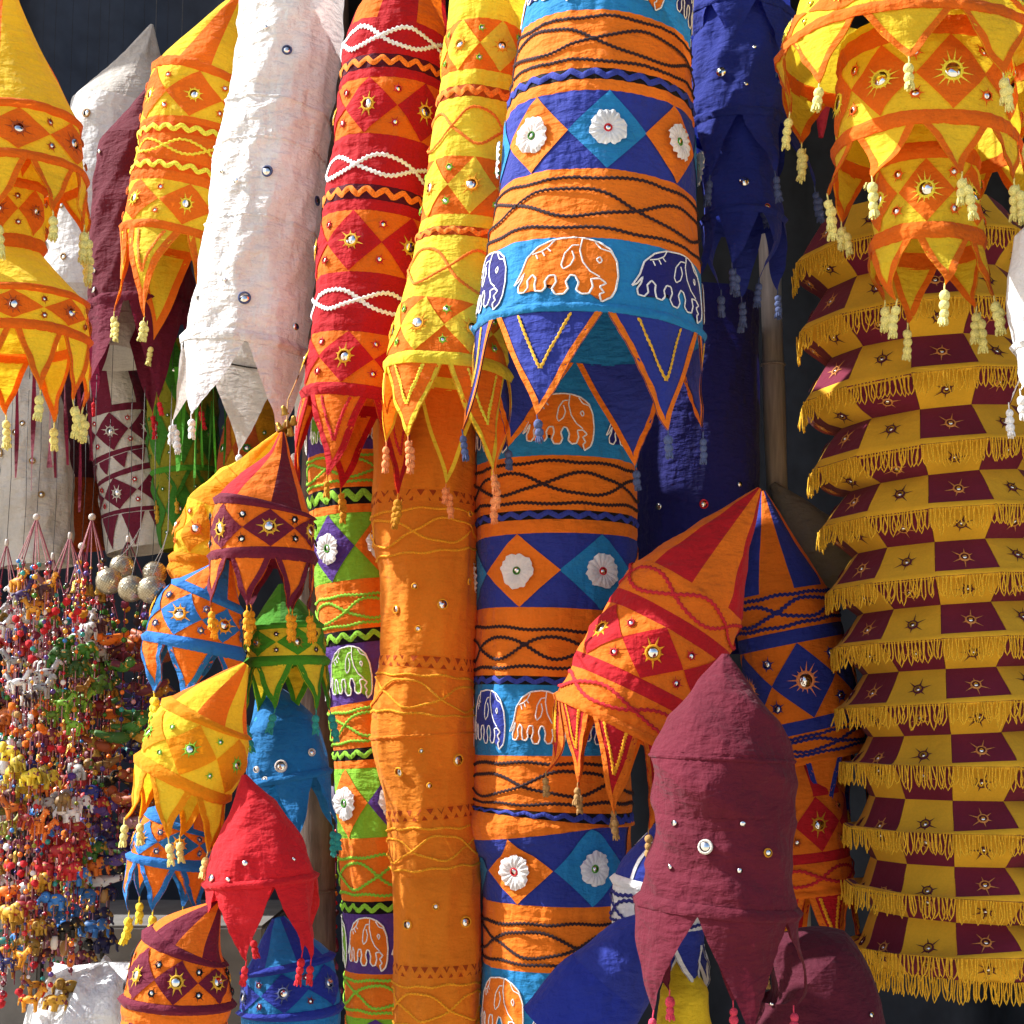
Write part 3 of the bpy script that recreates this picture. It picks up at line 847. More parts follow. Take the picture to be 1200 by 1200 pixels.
M.spot(866, 212, 5.5); M.spot(893, 240, 2.6, 'rust')

L = Lantern('fabric_lantern', 'yellow and orange three tier lantern with pale tassels at the upper right', 2.45, [(1062, -70, 120), (1062, 4, 152)], seed=13, star='lemon', sag=0.004)
L.bands(-70, [(-40, 'p', 'yellow'), (-6, 'd', 'yellow', ['orange'], 8, 0, 's', 6), (8, 'r', 'orange')]).pennants(6, 9, -14, 66, 'yellow', 'orange', 9, None, 'paleyellow', 0.0066, curl=0.02, two=2)
M = sub(L, [(1080, 8, 98), (1083, 60, 102), (1084, 138, 107)], seed=14, star='lemon', sag=0.002)
M.bands(8, [(16, 'p', 'yellow'), (38, 'r', 'orange'), (126, 'd', 'yellow', ['orange'], 8, 2, 's', 9, True, 'lemon', 'deeporange'), (144, 'r', 'orange')]).pennants(142, 8, 4, 56, 'yellow', 'orange', 9, None, 'paleyellow', 0.0066, curl=0.012, two=2)
M = sub(L, [(1085, 140, 60), (1085, 200, 61), (1086, 274, 67)], seed=15, star='lemon', sag=0.002)
M.bands(140, [(164, 'p', 'yellow'), (184, 'r', 'orange'), (258, 'd', 'yellow', ['orange'], 6, -15, 's', 8, True, 'lemon', 'deeporange'), (278, 'r', 'orange')]).pennants(276, 6, 3, 62, 'yellow', 'orange', 9, None, 'paleyellow', 0.0066, curl=0.012, two=2)
L.cord(3.2)

L = Lantern('fabric_lantern', 'white lantern showing only its edge at the right side of the picture', 2.35, [(1240, 238, 20), (1238, 262, 54), (1236, 400, 52)], seed=16, wr=0.003, transl=0.22)
L.bands(238, [(262, 'p', 'white'), (392, 'p', 'white'), (402, 'r', 'white')]).pennants(400, 6, -60, 60, 'white', None, tas='white', tsize=0.0055)
L.spot(1197, 322, 5, 'slate')

# --- long columns below
L = Lantern('fabric_column', 'long green and orange column lantern with purple elephant panels', 3.18, [(414, 420, 60), (420, 520, 60), (425, 640, 60), (430, 700, 59), (438, 785, 59), (450, 880, 59), (453, 950, 60), (460, 1080, 59), (464, 1230, 59)], seed=20, wr=0.0016, wdir='v', transl=0.22)
L.bands(420, [(465, 'w', 'orange', 'lime', 3), (526, 'e', 'purple', ['lime', 'orange'], 6, -35, 50, 'white', 0.85), (570, 'w', 'orange', 'lime', 3, True, 0.24, 2.4), (590, 'z', 'black', 'lime', 20), (600, 'p', 'orange'),
              (678, 'd', 'lime', ['purple', 'orange'], 6, -34, 'f', 5, False), (690, 'p', 'orange'), (736, 'w', 'orange', 'lime', 3, True, 0.26, 2.6, 1.0), (752, 'z', 'black', 'lime', 20), (820, 'e', 'purple', ['lime', 'orange'], 6, -26, 56, 'white', 0.92), (874, 'w', 'orange', 'lime', 3, True, 0.26, 2.6, 2.0),
              (889, 'z', 'black', 'lime', 20), (899, 'p', 'orange'), (981, 'd', 'lime', ['orange', 'purple'], 6, -46, 'f', 5, False), (995, 'p', 'orange'), (1056, 'w', 'orange', 'lime', 3, True, 0.26, 2.6, 0.4), (1071, 'z', 'black', 'lime', 20),
              (1142, 'e', 'purple', ['orange', 'lime'], 6, -30, 56, 'white', 0.90), (1195, 'w', 'orange', 'lime', 3, True, 0.26, 2.6), (1230, 'd', 'lime', ['purple', 'orange'], 6, -20, 'n', 5, False)])

L = Lantern('fabric_column', 'long plain orange column lantern with cutwork rows and tiny mirrors', 3.02, [(496, 440, 58), (497, 520, 60), (496, 600, 64), (503, 690, 57), (502, 760, 57), (496, 862, 61), (505, 935, 54), (511, 1050, 53), (513, 1230, 53)], seed=21, wr=0.0034, wdir='v', transl=0.34, crinkle=0.5)
for a, b in ((440, 572), (845, 948), (1026, 1135)): pass
L.bands(440, [(572, 'p', 'tangerine'), (587, 'h', 'tangerine'), (655, 'w', 'tangerine', 'amber', 2.4, True, 0.22, 2.2, 0.3, 0.2), (768, 'p', 'tangerine'), (783, 'h', 'tangerine'), (845, 'w', 'tangerine', 'amber', 2.4, True, 0.26, 2.2, 2.2, 0.2),
              (862, 'p', 'tangerine'), (947, 'p', 'tangerine'), (962, 'h', 'tangerine'), (1028, 'w', 'tangerine', 'amber', 2.4, True, 0.22, 2.2, 1.0, 0.2), (1133, 'p', 'tangerine'), (1148, 'h', 'tangerine'), (1215, 'w', 'tangerine', 'amber', 2.4, True, 0.24, 2.2), (1230, 'p', 'tangerine')])
L.stroke(np.linspace(-2, 2, 90), np.full(90, 862.0), 'tangerine', 4, 0.003, 0, 'rolled_seam', mat=L.mm('tangerine'))
for q in ((521, 708, 5), (489, 686, 3), (550, 682, 3.2), (465, 713, 4), (493, 737, 3), (470, 900, 4.6), (538, 897, 5.5), (506, 921, 2.8), (481, 1084, 4.4), (547, 1083, 5), (513, 1063, 3), (497, 880, 2.6), (552, 600, 3), (470, 548, 3.4)): L.spot(*q, 'amber', 0)

L = Lantern('fabric_column', 'long blue and orange column lantern with elephants and flowers under the largest lantern', 3.02, [(652, 400, 92), (652, 530, 94), (652, 610, 95), (652, 700, 93), (648, 800, 93), (647, 880, 91), (647, 955, 94), (646, 972, 98), (650, 1000, 88), (651, 1100, 86), (650, 1240, 88)], seed=22, wr=0.0014, wdir='v', transl=0.14, cell=0.006)
L.bands(400, [(455, 'p', 'cyan'), (533, 'e', 'cyan', ['orange', 'navy'], 6, 0, 50, 'white', 0.85), (597, 'w', 'orange', 'brown', 3.0, True, 0.2, 2.8, 0.5), (608, 'z', 'black', 'blue', 26, 0.55), (624, 'p', 'orange'), (712, 'd', 'blue', ['orange', 'cyan'], 6, -29, 'f', 5, False),
              (728, 'p', 'orange'), (793, 'w', 'orange', 'brown', 4.2, True, 0.2, 2.8, 1.6), (803, 'z', 'black', 'blue', 26, 0.55), (886, 'e', 'cyan', ['orange', 'blue'], 8, -12, 41, 'white', 0.84), (952, 'w', 'orange', 'brown', 2.6, True, 0.22, 2.8, 1.0),
              (962, 'z', 'black', 'blue', 26, 0.55), (978, 'p', 'orange'), (1063, 'd', 'blue', ['orange', 'cyan'], 6, -33, 'f', 5, False), (1076, 'p', 'orange'), (1141, 'w', 'orange', 'brown', 2.6, True, 0.24, 2.8, 2.4), (1240, 'e', 'cyan', ['navy', 'orange'], 6, 8, 54, 'white', 0.8)])

L = Lantern('fabric_column', 'dark navy column lantern with a few dots behind the bamboo pole', 3.36, [(815, 330, 72), (815, 480, 75), (815, 760, 75)], seed=23, wr=0.002, wdir='v', transl=0.12)
L.bands(330, [(480, 'p', 'navy'), (620, 'p', 'navy'), (760, 'p', 'navy')])
for q in ((767, 592, 4), (858, 565, 3)): L.spot(*q)
L.spot(816, 591, 4, 'brightred', 0)

# --- bunch at the right
L = Lantern('fabric_lantern', 'tilted orange and red lantern hung by its tip from the bamboo pole', 2.74, [(890, 572, 3), (806, 690, 74), (762, 770, 79), (724, 852, 83)], seed=30, star='amber', wr=0.0026, transl=0.26)
L.bands(572, [(686, 'g', ['orange', 'red'], 8, -5), (722, 'w', 'orange', 'red', 3, False, 0.34, 2.8, 0.6), (738, 'p', 'red'), (797, 'd', 'orange', ['red'], 6, -4, 's', 7, True, 'amber', 'red'), (813, 'p', 'red'), (846, 'w', 'orange', 'red', 3, False, 0.3, 2.8), (856, 'r', 'orange')])
L.pennants(853, 8, -6, 92, 'red', 'orange', 7, 'amber', 'tan', 0.0054, curl=0.014, hang=0.95, flare=-0.02)
L = Lantern('fabric_lantern', 'orange and navy lantern hung by its tip behind the fringed tiered lantern', 3.22, [(894, 575, 3), (918, 705, 61), (938, 800, 63), (958, 885, 60)], seed=31, star='peach', wr=0.002, transl=0.2)
L.bands(575, [(690, 'g', ['orange', 'blue'], 8, -38), (736, 'w', 'orange', 'navy', 2.6, True, 0.24, 3, 0.8), (752, 'p', 'blue'), (840, 'd', 'orange', ['blue'], 5, -4, 's', 8, True, 'peach', 'navy'), (855, 'p', 'blue'), (884, 'w', 'orange', 'navy', 2.6, True, 0.24, 2.6), (891, 'r', 'orange')])
L.pennants(889, 5, -4, 84, 'orange', 'blue', 6, None, 'slate', curl=0.008, hang=1.0, fill=0.6, flare=0.0)
L = Lantern('fabric_lantern', 'large plain maroon lantern with small mirrors at the lower middle right', 2.46, [(850, 766, 4), (849, 800, 32), (848, 840, 64), (847, 884, 84), (845, 970, 85), (845, 1030, 86), (842, 1080, 98)], seed=32, wr=0.0048, transl=0.24, crinkle=0.7)
L.bands(766, [(884, 'g', ['wine'], 6, 20), (960, 'p', 'wine'), (1064, 'p', 'wine'), (1080, 'r', 'wine')])
L.stroke(np.linspace(-2, 2, 90), np.full(90, 890.0), 'wine', 5, 0.002, 0, 'rolled_seam', mat=L.mm('wine'))
L.pennants(1079, 5, -58, 108, 'wine', None, tas='pink', tsize=0.006, fill=1.0, curl=0.02, flare=-0.02)
for q in ((783, 968, 3.2), (859, 965, 3), (817, 993, 6.5), (778, 1021, 3), (855, 1020, 3)): L.spot(*q, 'offwhite' if q[2] > 6 else 'none', 0)
L.spot(888, 1000, 4, 'ochre', 0)
L = Lantern('fabric_lantern', 'orange and red lantern half hidden between the large maroon lantern and the fringed tiers', 3.20, [(925, 868, 20), (934, 930, 54), (950, 1046, 52)], seed=33, star='ochre', wr=0.002, transl=0.2)
L.bands(868, [(935, 'g', ['red', 'orange'], 8, 10), (1000, 'd', 'orange', ['red'], 6, 12, 's', 6, True, None, 'rust'), (1012, 'p', 'red'), (1044, 'w', 'orange', 'red', 3, False, 0.3, 2.8), (1052, 'r', 'orange')])
L.pennants(1050, 6, 14, 84, 'red', 'orange', 7, 'amber', 'tan', 0.0054, hang=0.9, curl=0.01)
L = Lantern('fabric_lantern', 'blue lantern edged with white strips peeping out left of the large maroon lantern', 2.76, [(812, 925, 4), (774, 1044, 58), (770, 1110, 54)], seed=34, wr=0.002, transl=0.16)
L.bands(925, [(1040, 'g', ['blue'], 5, -45, 'white'), (1050, 'r', 'white'), (1092, 'w', 'white', 'navy', 3, True, 0.25, 2.8), (1110, 'p', 'blue')])
L.pennants(1108, 6, -20, 60, 'blue', 'white', 6, hang=0.8)
L = Lantern('fabric_lantern', 'plain bright blue lantern lying slantwise at the bottom edge of the picture', 2.62, [(800, 1058, 4), (752, 1108, 36), (712, 1160, 56), (664, 1232, 68)], seed=35, wr=0.003, transl=0.2)
L.bands(1058, [(1160, 'g', ['blue'], 6, 20), (1232, 'p', 'royal')])
L = Lantern('fabric_lantern', 'plain yellow lantern glimpsed between the points of the large maroon lantern', 2.72, [(802, 1128, 10), (802, 1160, 30), (800, 1240, 36)], seed=36, wr=0.004, transl=0.34)
L.bands(1128, [(1160, 'g', ['yellow'], 6, 20), (1240, 'p', 'yellow')])
L = Lantern('fabric_lantern', 'dark maroon lantern at the bottom edge below the fringed tiers', 2.70, [(905, 1105, 12), (945, 1145, 66), (958, 1240, 84)], seed=37, wr=0.003, transl=0.12)
L.bands(1105, [(1145, 'g', ['darkmaroon'], 6, 20), (1240, 'p', 'darkmaroon')])
L.spot(897, 1177, 3); L.spot(1008, 1192, 3)

# --- bunch at the left
L = Lantern('fabric_lantern', 'crumpled bright yellow lantern behind the maroon and orange star lantern', 2.80, [(328, 506, 3), (262, 596, 46), (244, 655, 45), (240, 705, 40)], seed=40, wr=0.0045, transl=0.42, crinkle=0.7, star='orange', cell=0.005)
L.bands(506, [(596, 'g', ['yellow', 'amber'], 6, 0), (650, 'd', 'yellow', ['amber'], 6, -20, 's', 5), (660, 'r', 'amber'), (705, 'p', 'amber')])
L = Lantern('star_lantern', 'maroon and orange star lantern with a pointed tip at the top of the left bunch', 2.62, [(331, 506, 3), (328, 530, 13), (319, 562, 38), (311, 588, 59), (308, 648, 62)], seed=41, star='gold', wr=0.0022, transl=0.26, cell=0.005)
L.bands(506, [(584, 'g', ['orange', 'wine', 'orange', 'red'], 8, -30), (593, 'r', 'maroon'), (640, 'd', 'orange', ['maroon'], 6, 16, 's', 6, True, None, 'black'), (654, 'r', 'maroon')])
L.pennants(652, 7, -6, 54, 'orange', 'maroon', 7, None, 'amber', 0.0054, curl=0.007, flare=-0.03, two=2)
L = Lantern('star_lantern', 'blue edged orange star lantern left of the green star lantern', 2.66, [(266, 655, 6), (246, 692, 44), (236, 715, 52), (226, 758, 61)], seed=42, star='amber', wr=0.003, transl=0.28, cell=0.005)
L.bands(655, [(690, 'g', ['sky', 'orange'], 8, 0), (699, 'r', 'sky'), (746, 'd', 'orange', ['sky'], 6, -14, 's', 6, True, None, 'slate'), (760, 'r', 'sky')])
L.pennants(758, 6, 8, 60, 'orange', 'sky', 7, None, 'yellow', 0.0056, curl=0.007, hang=0.75, flare=-0.03, two=2)
L = Lantern('star_lantern', 'green and yellow star lantern below the maroon star lantern', 2.76, [(330, 684, 4), (334, 730, 45), (335, 776, 48)], seed=43, star='olive', wr=0.002, transl=0.24, cell=0.005)
L.bands(684, [(728, 'g', ['leaf', 'green'], 6, 0), (736, 'r', 'green'), (768, 'd', 'yellow', ['green'], 6, 25, 's', 4, True, None, 'brown'), (780, 'r', 'green')])
L.pennants(778, 6, -10, 58, 'yellow', 'green', 7, None, 'teal', 0.0056, curl=0.007, flare=-0.03)
L = Lantern('fabric_lantern', 'plain azure blue lantern between the green star and the red lantern', 2.84, [(312, 806, 12), (328, 850, 44), (338, 915, 52)], seed=44, wr=0.0026, transl=0.2)
L.bands(806, [(856, 'g', ['azure'], 6, 0), (908, 'p', 'azure'), (918, 'r', 'azure')]).pennants(916, 6, 15, 66, 'azure', None, tas='teal', curl=0.007)
for q in ((336, 898, 5.5), (307, 898, 3), (369, 887, 3.5), (316, 927 - 16, 3)): L.spot(*q, 'offwhite', 0)
L = Lantern('star_lantern', 'yellow and orange star lantern with pale tassels above the small blue edged star lantern', 2.54, [(288, 778, 4), (244, 842, 54), (230, 880, 62), (212, 918, 62)], seed=45, star='lime', wr=0.003, transl=0.36, crinkle=0.5, cell=0.005)
L.bands(778, [(838, 'g', ['orange', 'yellow'], 8, -8), (848, 'r', 'amber'), (906, 'd', 'yellow', ['amber'], 6, 4, 's', 5, True, None, 'lime'), (920, 'r', 'amber')])
L.pennants(918, 6, -2, 62, 'yellow', 'amber', 8, None, 'paleyellow', 0.0056, curl=0.007, hang=0.75, flare=-0.03)
L = Lantern('star_lantern', 'small blue edged orange star lantern above the white plastic bag', 2.68, [(228, 930, 5), (208, 968, 42), (200, 1014, 51)], seed=46, star='amber', wr=0.0025, transl=0.28, cell=0.005)
L.bands(930, [(962, 'g', ['sky', 'orange'], 8, 0), (970, 'r', 'sky'), (1006, 'd', 'orange', ['sky'], 6, 20, 's', 5, True, None, 'slate'), (1018, 'r', 'sky')])
L.pennants(1016, 6, -8, 58, 'orange', 'sky', 7, None, 'yellow', 0.0056, curl=0.007, hang=0.8, flare=-0.03, two=2)
L = Lantern('fabric_lantern', 'plain bright red lantern with long red points in the left bunch', 2.48, [(286, 908, 3), (297, 958, 36), (303, 1005, 60), (305, 1042, 67)], seed=47, wr=0.003, transl=0.3)
L.bands(908, [(1006, 'g', ['brightred'], 6, 5), (1032, 'p', 'brightred'), (1042, 'r', 'brightred')]).pennants(1040, 5, -14, 82, 'brightred', None, tas='brightred', tsize=0.005, curl=0.012, fill=1.0, flare=-0.03)
for q in ((253, 1028, 4.6), (276, 1030, 3), (297, 1011, 3), (350, 1013, 2.6)): L.spot(*q)
L = Lantern('star_lantern', 'maroon and orange star lantern at the bottom edge beside the plastic bag', 2.46, [(256, 1058, 4), (220, 1114, 50), (207, 1184, 64), (205, 1206, 62)], seed=48, star='gold', wr=0.002, transl=0.26, cell=0.005)
L.bands(1058, [(1112, 'g', ['orange', 'maroon'], 8, -10), (1124, 'r', 'maroon'), (1178, 'd', 'orange', ['maroon'], 7, 8, 's', 6, True, None, 'black'), (1190, 'r', 'maroon'), (1206, 'p', 'orange')])
L.pennants(1205, 6, -8, 58, 'orange', 'maroon', 7, None, 'amber')
L = Lantern('star_lantern', 'azure star lantern with navy diamonds at the bottom edge below the red lantern', 2.66, [(326, 1076, 8), (336, 1138, 54), (342, 1192, 60), (342, 1215, 58)], seed=49, star='slate', wr=0.002, transl=0.2, cell=0.005)
L.bands(1076, [(1132, 'g', ['azure', 'royal'], 8, -22), (1142, 'r', 'royal'), (1188, 'd', 'azure', ['royal'], 6, 0, 's', 5, True, None, 'maroon'), (1198, 'r', 'royal'), (1215, 'p', 'azure')])
L.pennants(1213, 6, -8, 58, 'azure', 'royal', 7, None, 'teal')

# --- dim lanterns in the background at the left
L = Lantern('fabric_column', 'maroon and white checked column hanging behind the silver balls', 3.85, [(132, 430, 30), (141, 476, 39), (150, 530, 41), (158, 553, 45), (170, 640, 46)], seed=50, star='offwhite', wr=0.0015, transl=0.15)
L.bands(430, [(474, 'g', ['offwhite', 'maroon'], 8, 0), (482, 'p', 'maroon'), (526, 'd', 'offwhite', ['maroon'], 6, -8, 's', 4, True, None, 'red'), (531, 'p', 'maroon'), (549, 't', 'offwhite', 'maroon', 12, 0), (555, 'p', 'maroon'), (594, 'd', 'offwhite', ['maroon'], 6, -20, 's', 4, True, None, 'red'), (599, 'p', 'maroon'), (640, 't', 'offwhite', 'maroon', 9, 0)])
L = Lantern('fabric_lantern', 'green and yellow lantern in the shade below the slanting yellow lantern', 3.80, [(212, 396, 38), (214, 470, 42), (216, 545, 40), (222, 640, 34)], seed=51, star='leaf', wr=0.002, transl=0.15)
L.bands(396, [(470, 'd', 'olive', ['leaf'], 8, 0, 's', 3), (545, 'd', 'olive', ['leaf'], 8, 10, 's', 3), (552, 'r', 'green'), (640, 'd', 'olive', ['leaf'], 6, 0, 's', 3)])
L.pennants(551, 7, 0, 34, 'olive', 'leaf', 5, None, 'gold', 0.005)
L = Lantern('fabric_lantern', 'dull orange lantern in the shade behind the tall white lantern', 3.62, [(326, 440, 10), (304, 486, 38), (300, 640, 42)], seed=52, star='leaf', wr=0.002, transl=0.2)
L.bands(440, [(486, 'g', ['ochre', 'rust'], 6, 0), (560, 'd', 'ochre', ['rust'], 7, 0, 's', 3.5), (640, 'd', 'ochre', ['rust'], 7, 0, 's', 3.5)])
L = Lantern('fabric_lantern', 'greyish white spotted lantern hanging behind the bead strings at the left edge', 3.78, [(28, 420, 28), (36, 470, 40), (42, 560, 44), (44, 660, 42)], seed=53, wr=0.004, transl=0.2)
L.bands(420, [(470, 'g', ['offwhite'], 6, 0), (560, 'p', 'offwhite'), (660, 'p', 'offwhite')])
for q in ((10, 525, 4), (50, 540, 3), (30, 505, 3), (60, 580, 3), (38, 495, 2.5)): L.spot(*q, 'tan', 0)
L = Lantern('fabric_column', 'dusky brown maroon column between the spotted white and the checked column', 3.98, [(92, 380, 32), (92, 640, 34)], seed=54, wr=0.002, transl=0.15)
L.bands(380, [(500, 'p', 'dusk'), (560, 'p', 'dusk'), (640, 'p', 'rust')])

# --- the fringed tiers at the right
Yp = 3.02
hem = [263, 347, 431, 515, 592, 672, 746, 822, 899, 979, 1057, 1124]
cxs = np.interp(np.array(hem), [263, 431, 592, 746, 899, 1124], [1068, 1083, 1102, 1116, 1128, 1134])
ros = np.interp(np.array(hem), [263, 431, 672, 1124], [140, 146, 141, 141])
st = [(1068, 215, 100)]
for h, cx, ro in zip(hem, cxs, ros):
    st += [(cx - 4, h - 40, ro * 0.755), (cx, h, ro)]
st = st[1:] + [(1134, 1152, 116)]
T = Lantern('tiered_lantern', 'maroon and gold checked tiered lantern with looped gold fringes at the right', Yp, st, seed=60, wr=0.0007, facets=12, fphase=R(-5), star='gold', transl=0.16, crinkle=0.2, cell=0.010)
n = 12
def seg_panels(t0, t1, shift):
    for k in range(n):
        a = R(-5) + 2 * math.pi * (k - 0.5) / n
        c = ('maroon', 'sungold')[(k + shift) % 2]
        T.ring(t0, t1, c, a + 0.002, a + 2 * math.pi / n - 0.002, name='checked_panel')
        uc = a + math.pi / n
        uc = (uc + math.pi) % (2 * math.pi) - math.pi
        if abs(uc) < R(105):
            sc = 'gold' if c == 'maroon' else 'darkmaroon'
            T.at('star_stitch', star_mesh(4.6 * T.k, 'amberdull' if c == 'maroon' else 'darkmaroon', 6, True, 2.2), uc, (t0 + t1) / 2, 0.001, None, T.rg.uniform(0, 6), 0.03)
            T.at('mirror', mirror_mesh(2.4 * T.k), uc, (t0 + t1) / 2, 0.002, None, 0, 0.08)
for i in range(1, len(st)):
    seg_panels(st[i - 1][1], st[i][1], (i + 1) % 2)
gold_yarn = yarn('fringe')
for j, (h, cx, ro) in enumerate(zip(hem, cxs, ros)):
    # gold edge tape and looped fringe below it
    u = np.linspace(-math.pi, math.pi, 97)
    T.stroke(u, np.full(97, h - 2.0), 'gold', 9, 0.002, 0, 'edge_tape', mat=T.mm('sungold'), step=0.012)
    parts = []
    for half in (0, 1) if j == len(hem) - 1 else (0,):
        hh = h if half == 0 else 1151
        m = 106
        for q in range(m):
            u0 = -R(112) + R(224) * q / m + T.rg.normal(0, 0.007)
            p = T.S([u0 - 0.004], [hh])[0]; p2 = T.S([u0 + 0.030], [hh])[0]
            w = p2 - p; Ls = T.k * (23 + T.rg.normal(0, 2.4))
            out = T.S([u0], [hh], 0.01)[0] - T.S([u0], [hh])[0]
            sw = T.rg.normal(0, 0.003)
            fat = 1.0 + T.rg.normal(0, 0.25)
            a = np.linspace(0, 1, 9)
            sx = np.interp(a, [0, .25, .45, .5, .55, .75, 1], [0.15, -0.15 * fat, 0.1, 0.45, 0.8, 1.1 * fat, 0.85])
            sz = np.interp(a, [0, .25, .45, .5, .55, .75, 1], [0, 0.6, 0.96, 1.0, 0.96, 0.6, 0])
            path = p + sx[:, None] * w + sz[:, None] * np.array([sw, 0, -Ls]) + out * (0.2 + 0.6 * np.sin(sz * 1.5 + q))[:, None] * (0.4 + 0.3 * T.rg.normal())
            parts.append(tube(path, 0.0012, 4))
    V, F = join(parts)
    o = T.put('looped_fringe', V, F, gold_yarn); o['kind'] = 'stuff'

L = Lantern('fabric_lantern', 'plain grey lantern wedged beside the bamboo pole behind the fringed tiers', 3.40, [(905, 566, 4), (948, 628, 44), (985, 700, 46)], seed=61, wr=0.003, transl=0.15)
L.bands(566, [(628, 'g', ['grey'], 5, 0), (700, 'p', 'grey')])
L = Lantern('fabric_lantern', 'narrow crimson cloth tip behind the upper right yellow lantern', 2.76, [(968, 30, 13), (966, 90, 15), (962, 160, 3)], seed=62, wr=0.003)
L.bands(30, [(160, 'p', 'pink')])

# ================================================================== small hangings
def bead_mat(c):
    return plain('bead_' + c, HEX[c], 0.22, scale=60, var=0.15, bump=0.05, spec=0.6)

def ell(c, r, sq, nu=10, nv=7): return ball(c, r, nu, nv, sq)

def fig_elephant():
    p = [ell((0, 0, 0), .5, (.78, .42, .52)), ell((.42, 0, .12), .24, (1, .85, 1.05))]
    p.append(tube([(.6, 0, .12), (.72, 0, -.05), (.72, 0, -.28), (.80, 0, -.40)], [.10, .09, .06, .045], 7))
    for sx in (-.24, .2):
        for sy in (-.12, .12): p.append(tube([(sx, sy, -.1), (sx, sy, -.3), (sx, sy, -.46), (sx, sy, -.465)], [.13, .10, .11, .01], 7))
    for sy in (-1, 1): p.append(ell((.36, sy * .2, .1), .2, (.7, .25, 1)))
    p.append(tube([(-.38, 0, .08), (-.48, 0, -.1), (-.47, 0, -.25)], [.03, .02, .03], 5))
    return join(p)

def fig_horse():
    p = [ell((0, 0, 0), .5, (.72, .34, .38))]
    p.append(tube([(.25, 0, .05), (.42, 0, .30), (.50, 0, .50), (.52, 0, .55)], [.16, .13, .11, .02], 8))
    p.append(tube([(.44, 0, .52), (.60, 0, .44), (.72, 0, .34), (.73, 0, .33)], [.09, .10, .065, .01], 7))
    for sx in (-.26, .24):
        for sy in (-.1, .1): p.append(tube([(sx, sy, -.05), (sx, sy, -.3), (sx, sy, -.52), (sx, sy, -.525)], [.1, .06, .065, .01], 6))
    p.append(tube([(-.34, 0, .08), (-.48, 0, .02), (-.52, 0, -.25)], [.05, .06, .02], 6))
    for sy in (-.05, .05): p.append(tube([(.46, sy, .56), (.47, sy, .66)], [.04, .008], 5))
    return join(p)

def fig_bird():
    p = [ell((0, 0, 0), .5, (.72, .40, .40)), ell((.36, 0, .16), .2, (1, .9, 1))]
    p.append(tube([(.52, 0, .16), (.62, 0, .13), (.70, 0, .09)], [.07, .045, .008], 6))
    p.append(tube([(-.25, 0, .02), (-.5, 0, .10), (-.85, 0, .22), (-.87, 0, .22)], [.2, .13, .10, .01], 7))
    for sy in (-1, 1): p.append(ell((-.06, sy * .17, .04), .3, (1.0, .22, .5)))
    return join(p)

def fig_bell(): return lathe([(.02, .5), (.12, .46), (.22, .35), (.26, .1), (.30, -.2), (.42, -.42), (.40, -.44), (.25, -.3), (.0, -.1)], 12)
def fig_pompom():
    V, F = ball((0, 0, 0), .4, 14, 10); V = V * (1 + .12 * RNG.standard_normal((len(V), 1))); return V, F
def fig_barrel(): return lathe([(.04, .5), (.2, .48), (.27, .2), (.28, -.2), (.2, -.48), (.04, -.5)], 10)
FIG = dict(elephant=fig_elephant, horse=fig_horse, bird=fig_bird, bell=fig_bell, pompom=fig_pompom, barrel=fig_barrel)
NAME = dict(elephant='elephant_charm', horse='horse_charm', bird='bird_charm', bell='bell', pompom='pompom', barrel='barrel_bead')
FIGV = {}
def fig_mesh(kind, c):
    def mk():
        if kind not in FIGV: FIGV[kind] = FIG[kind]()
        V, F = FIGV[kind]
        m = plain('aged_brass', 'A8843C', 0.3, 0.9, 40) if kind == 'bell' else bead_mat(c) if kind == 'barrel' else yarn(c) if kind == 'pompom' else felt(c)
        return mesh_np(NAME[kind], V, F, m)
    return shared(('fig', kind, c), mk)
def trim_mesh():
    a = np.linspace(0, 2 * math.pi, 15)
    parts = [tube(np.stack([np.full(15, x), .22 * np.cos(a), .275 * np.sin(a)], -1) * np.array([1, 1.0 - .1 * abs(x), 1.0 - abs(x) * .3]), .028, 5) for x in (-.22, 0, .2)]
    V, F = join(parts)
    return mesh_np('gold_trim', V, F, plain('gold_braid', 'C79A34', 0.3, 0.7, 60))
def bead_mesh(c): return shared(('bead', c), lambda: mesh_np('bead', *ball((0, 0, 0), .5, 9, 6), bead_mat(c)))

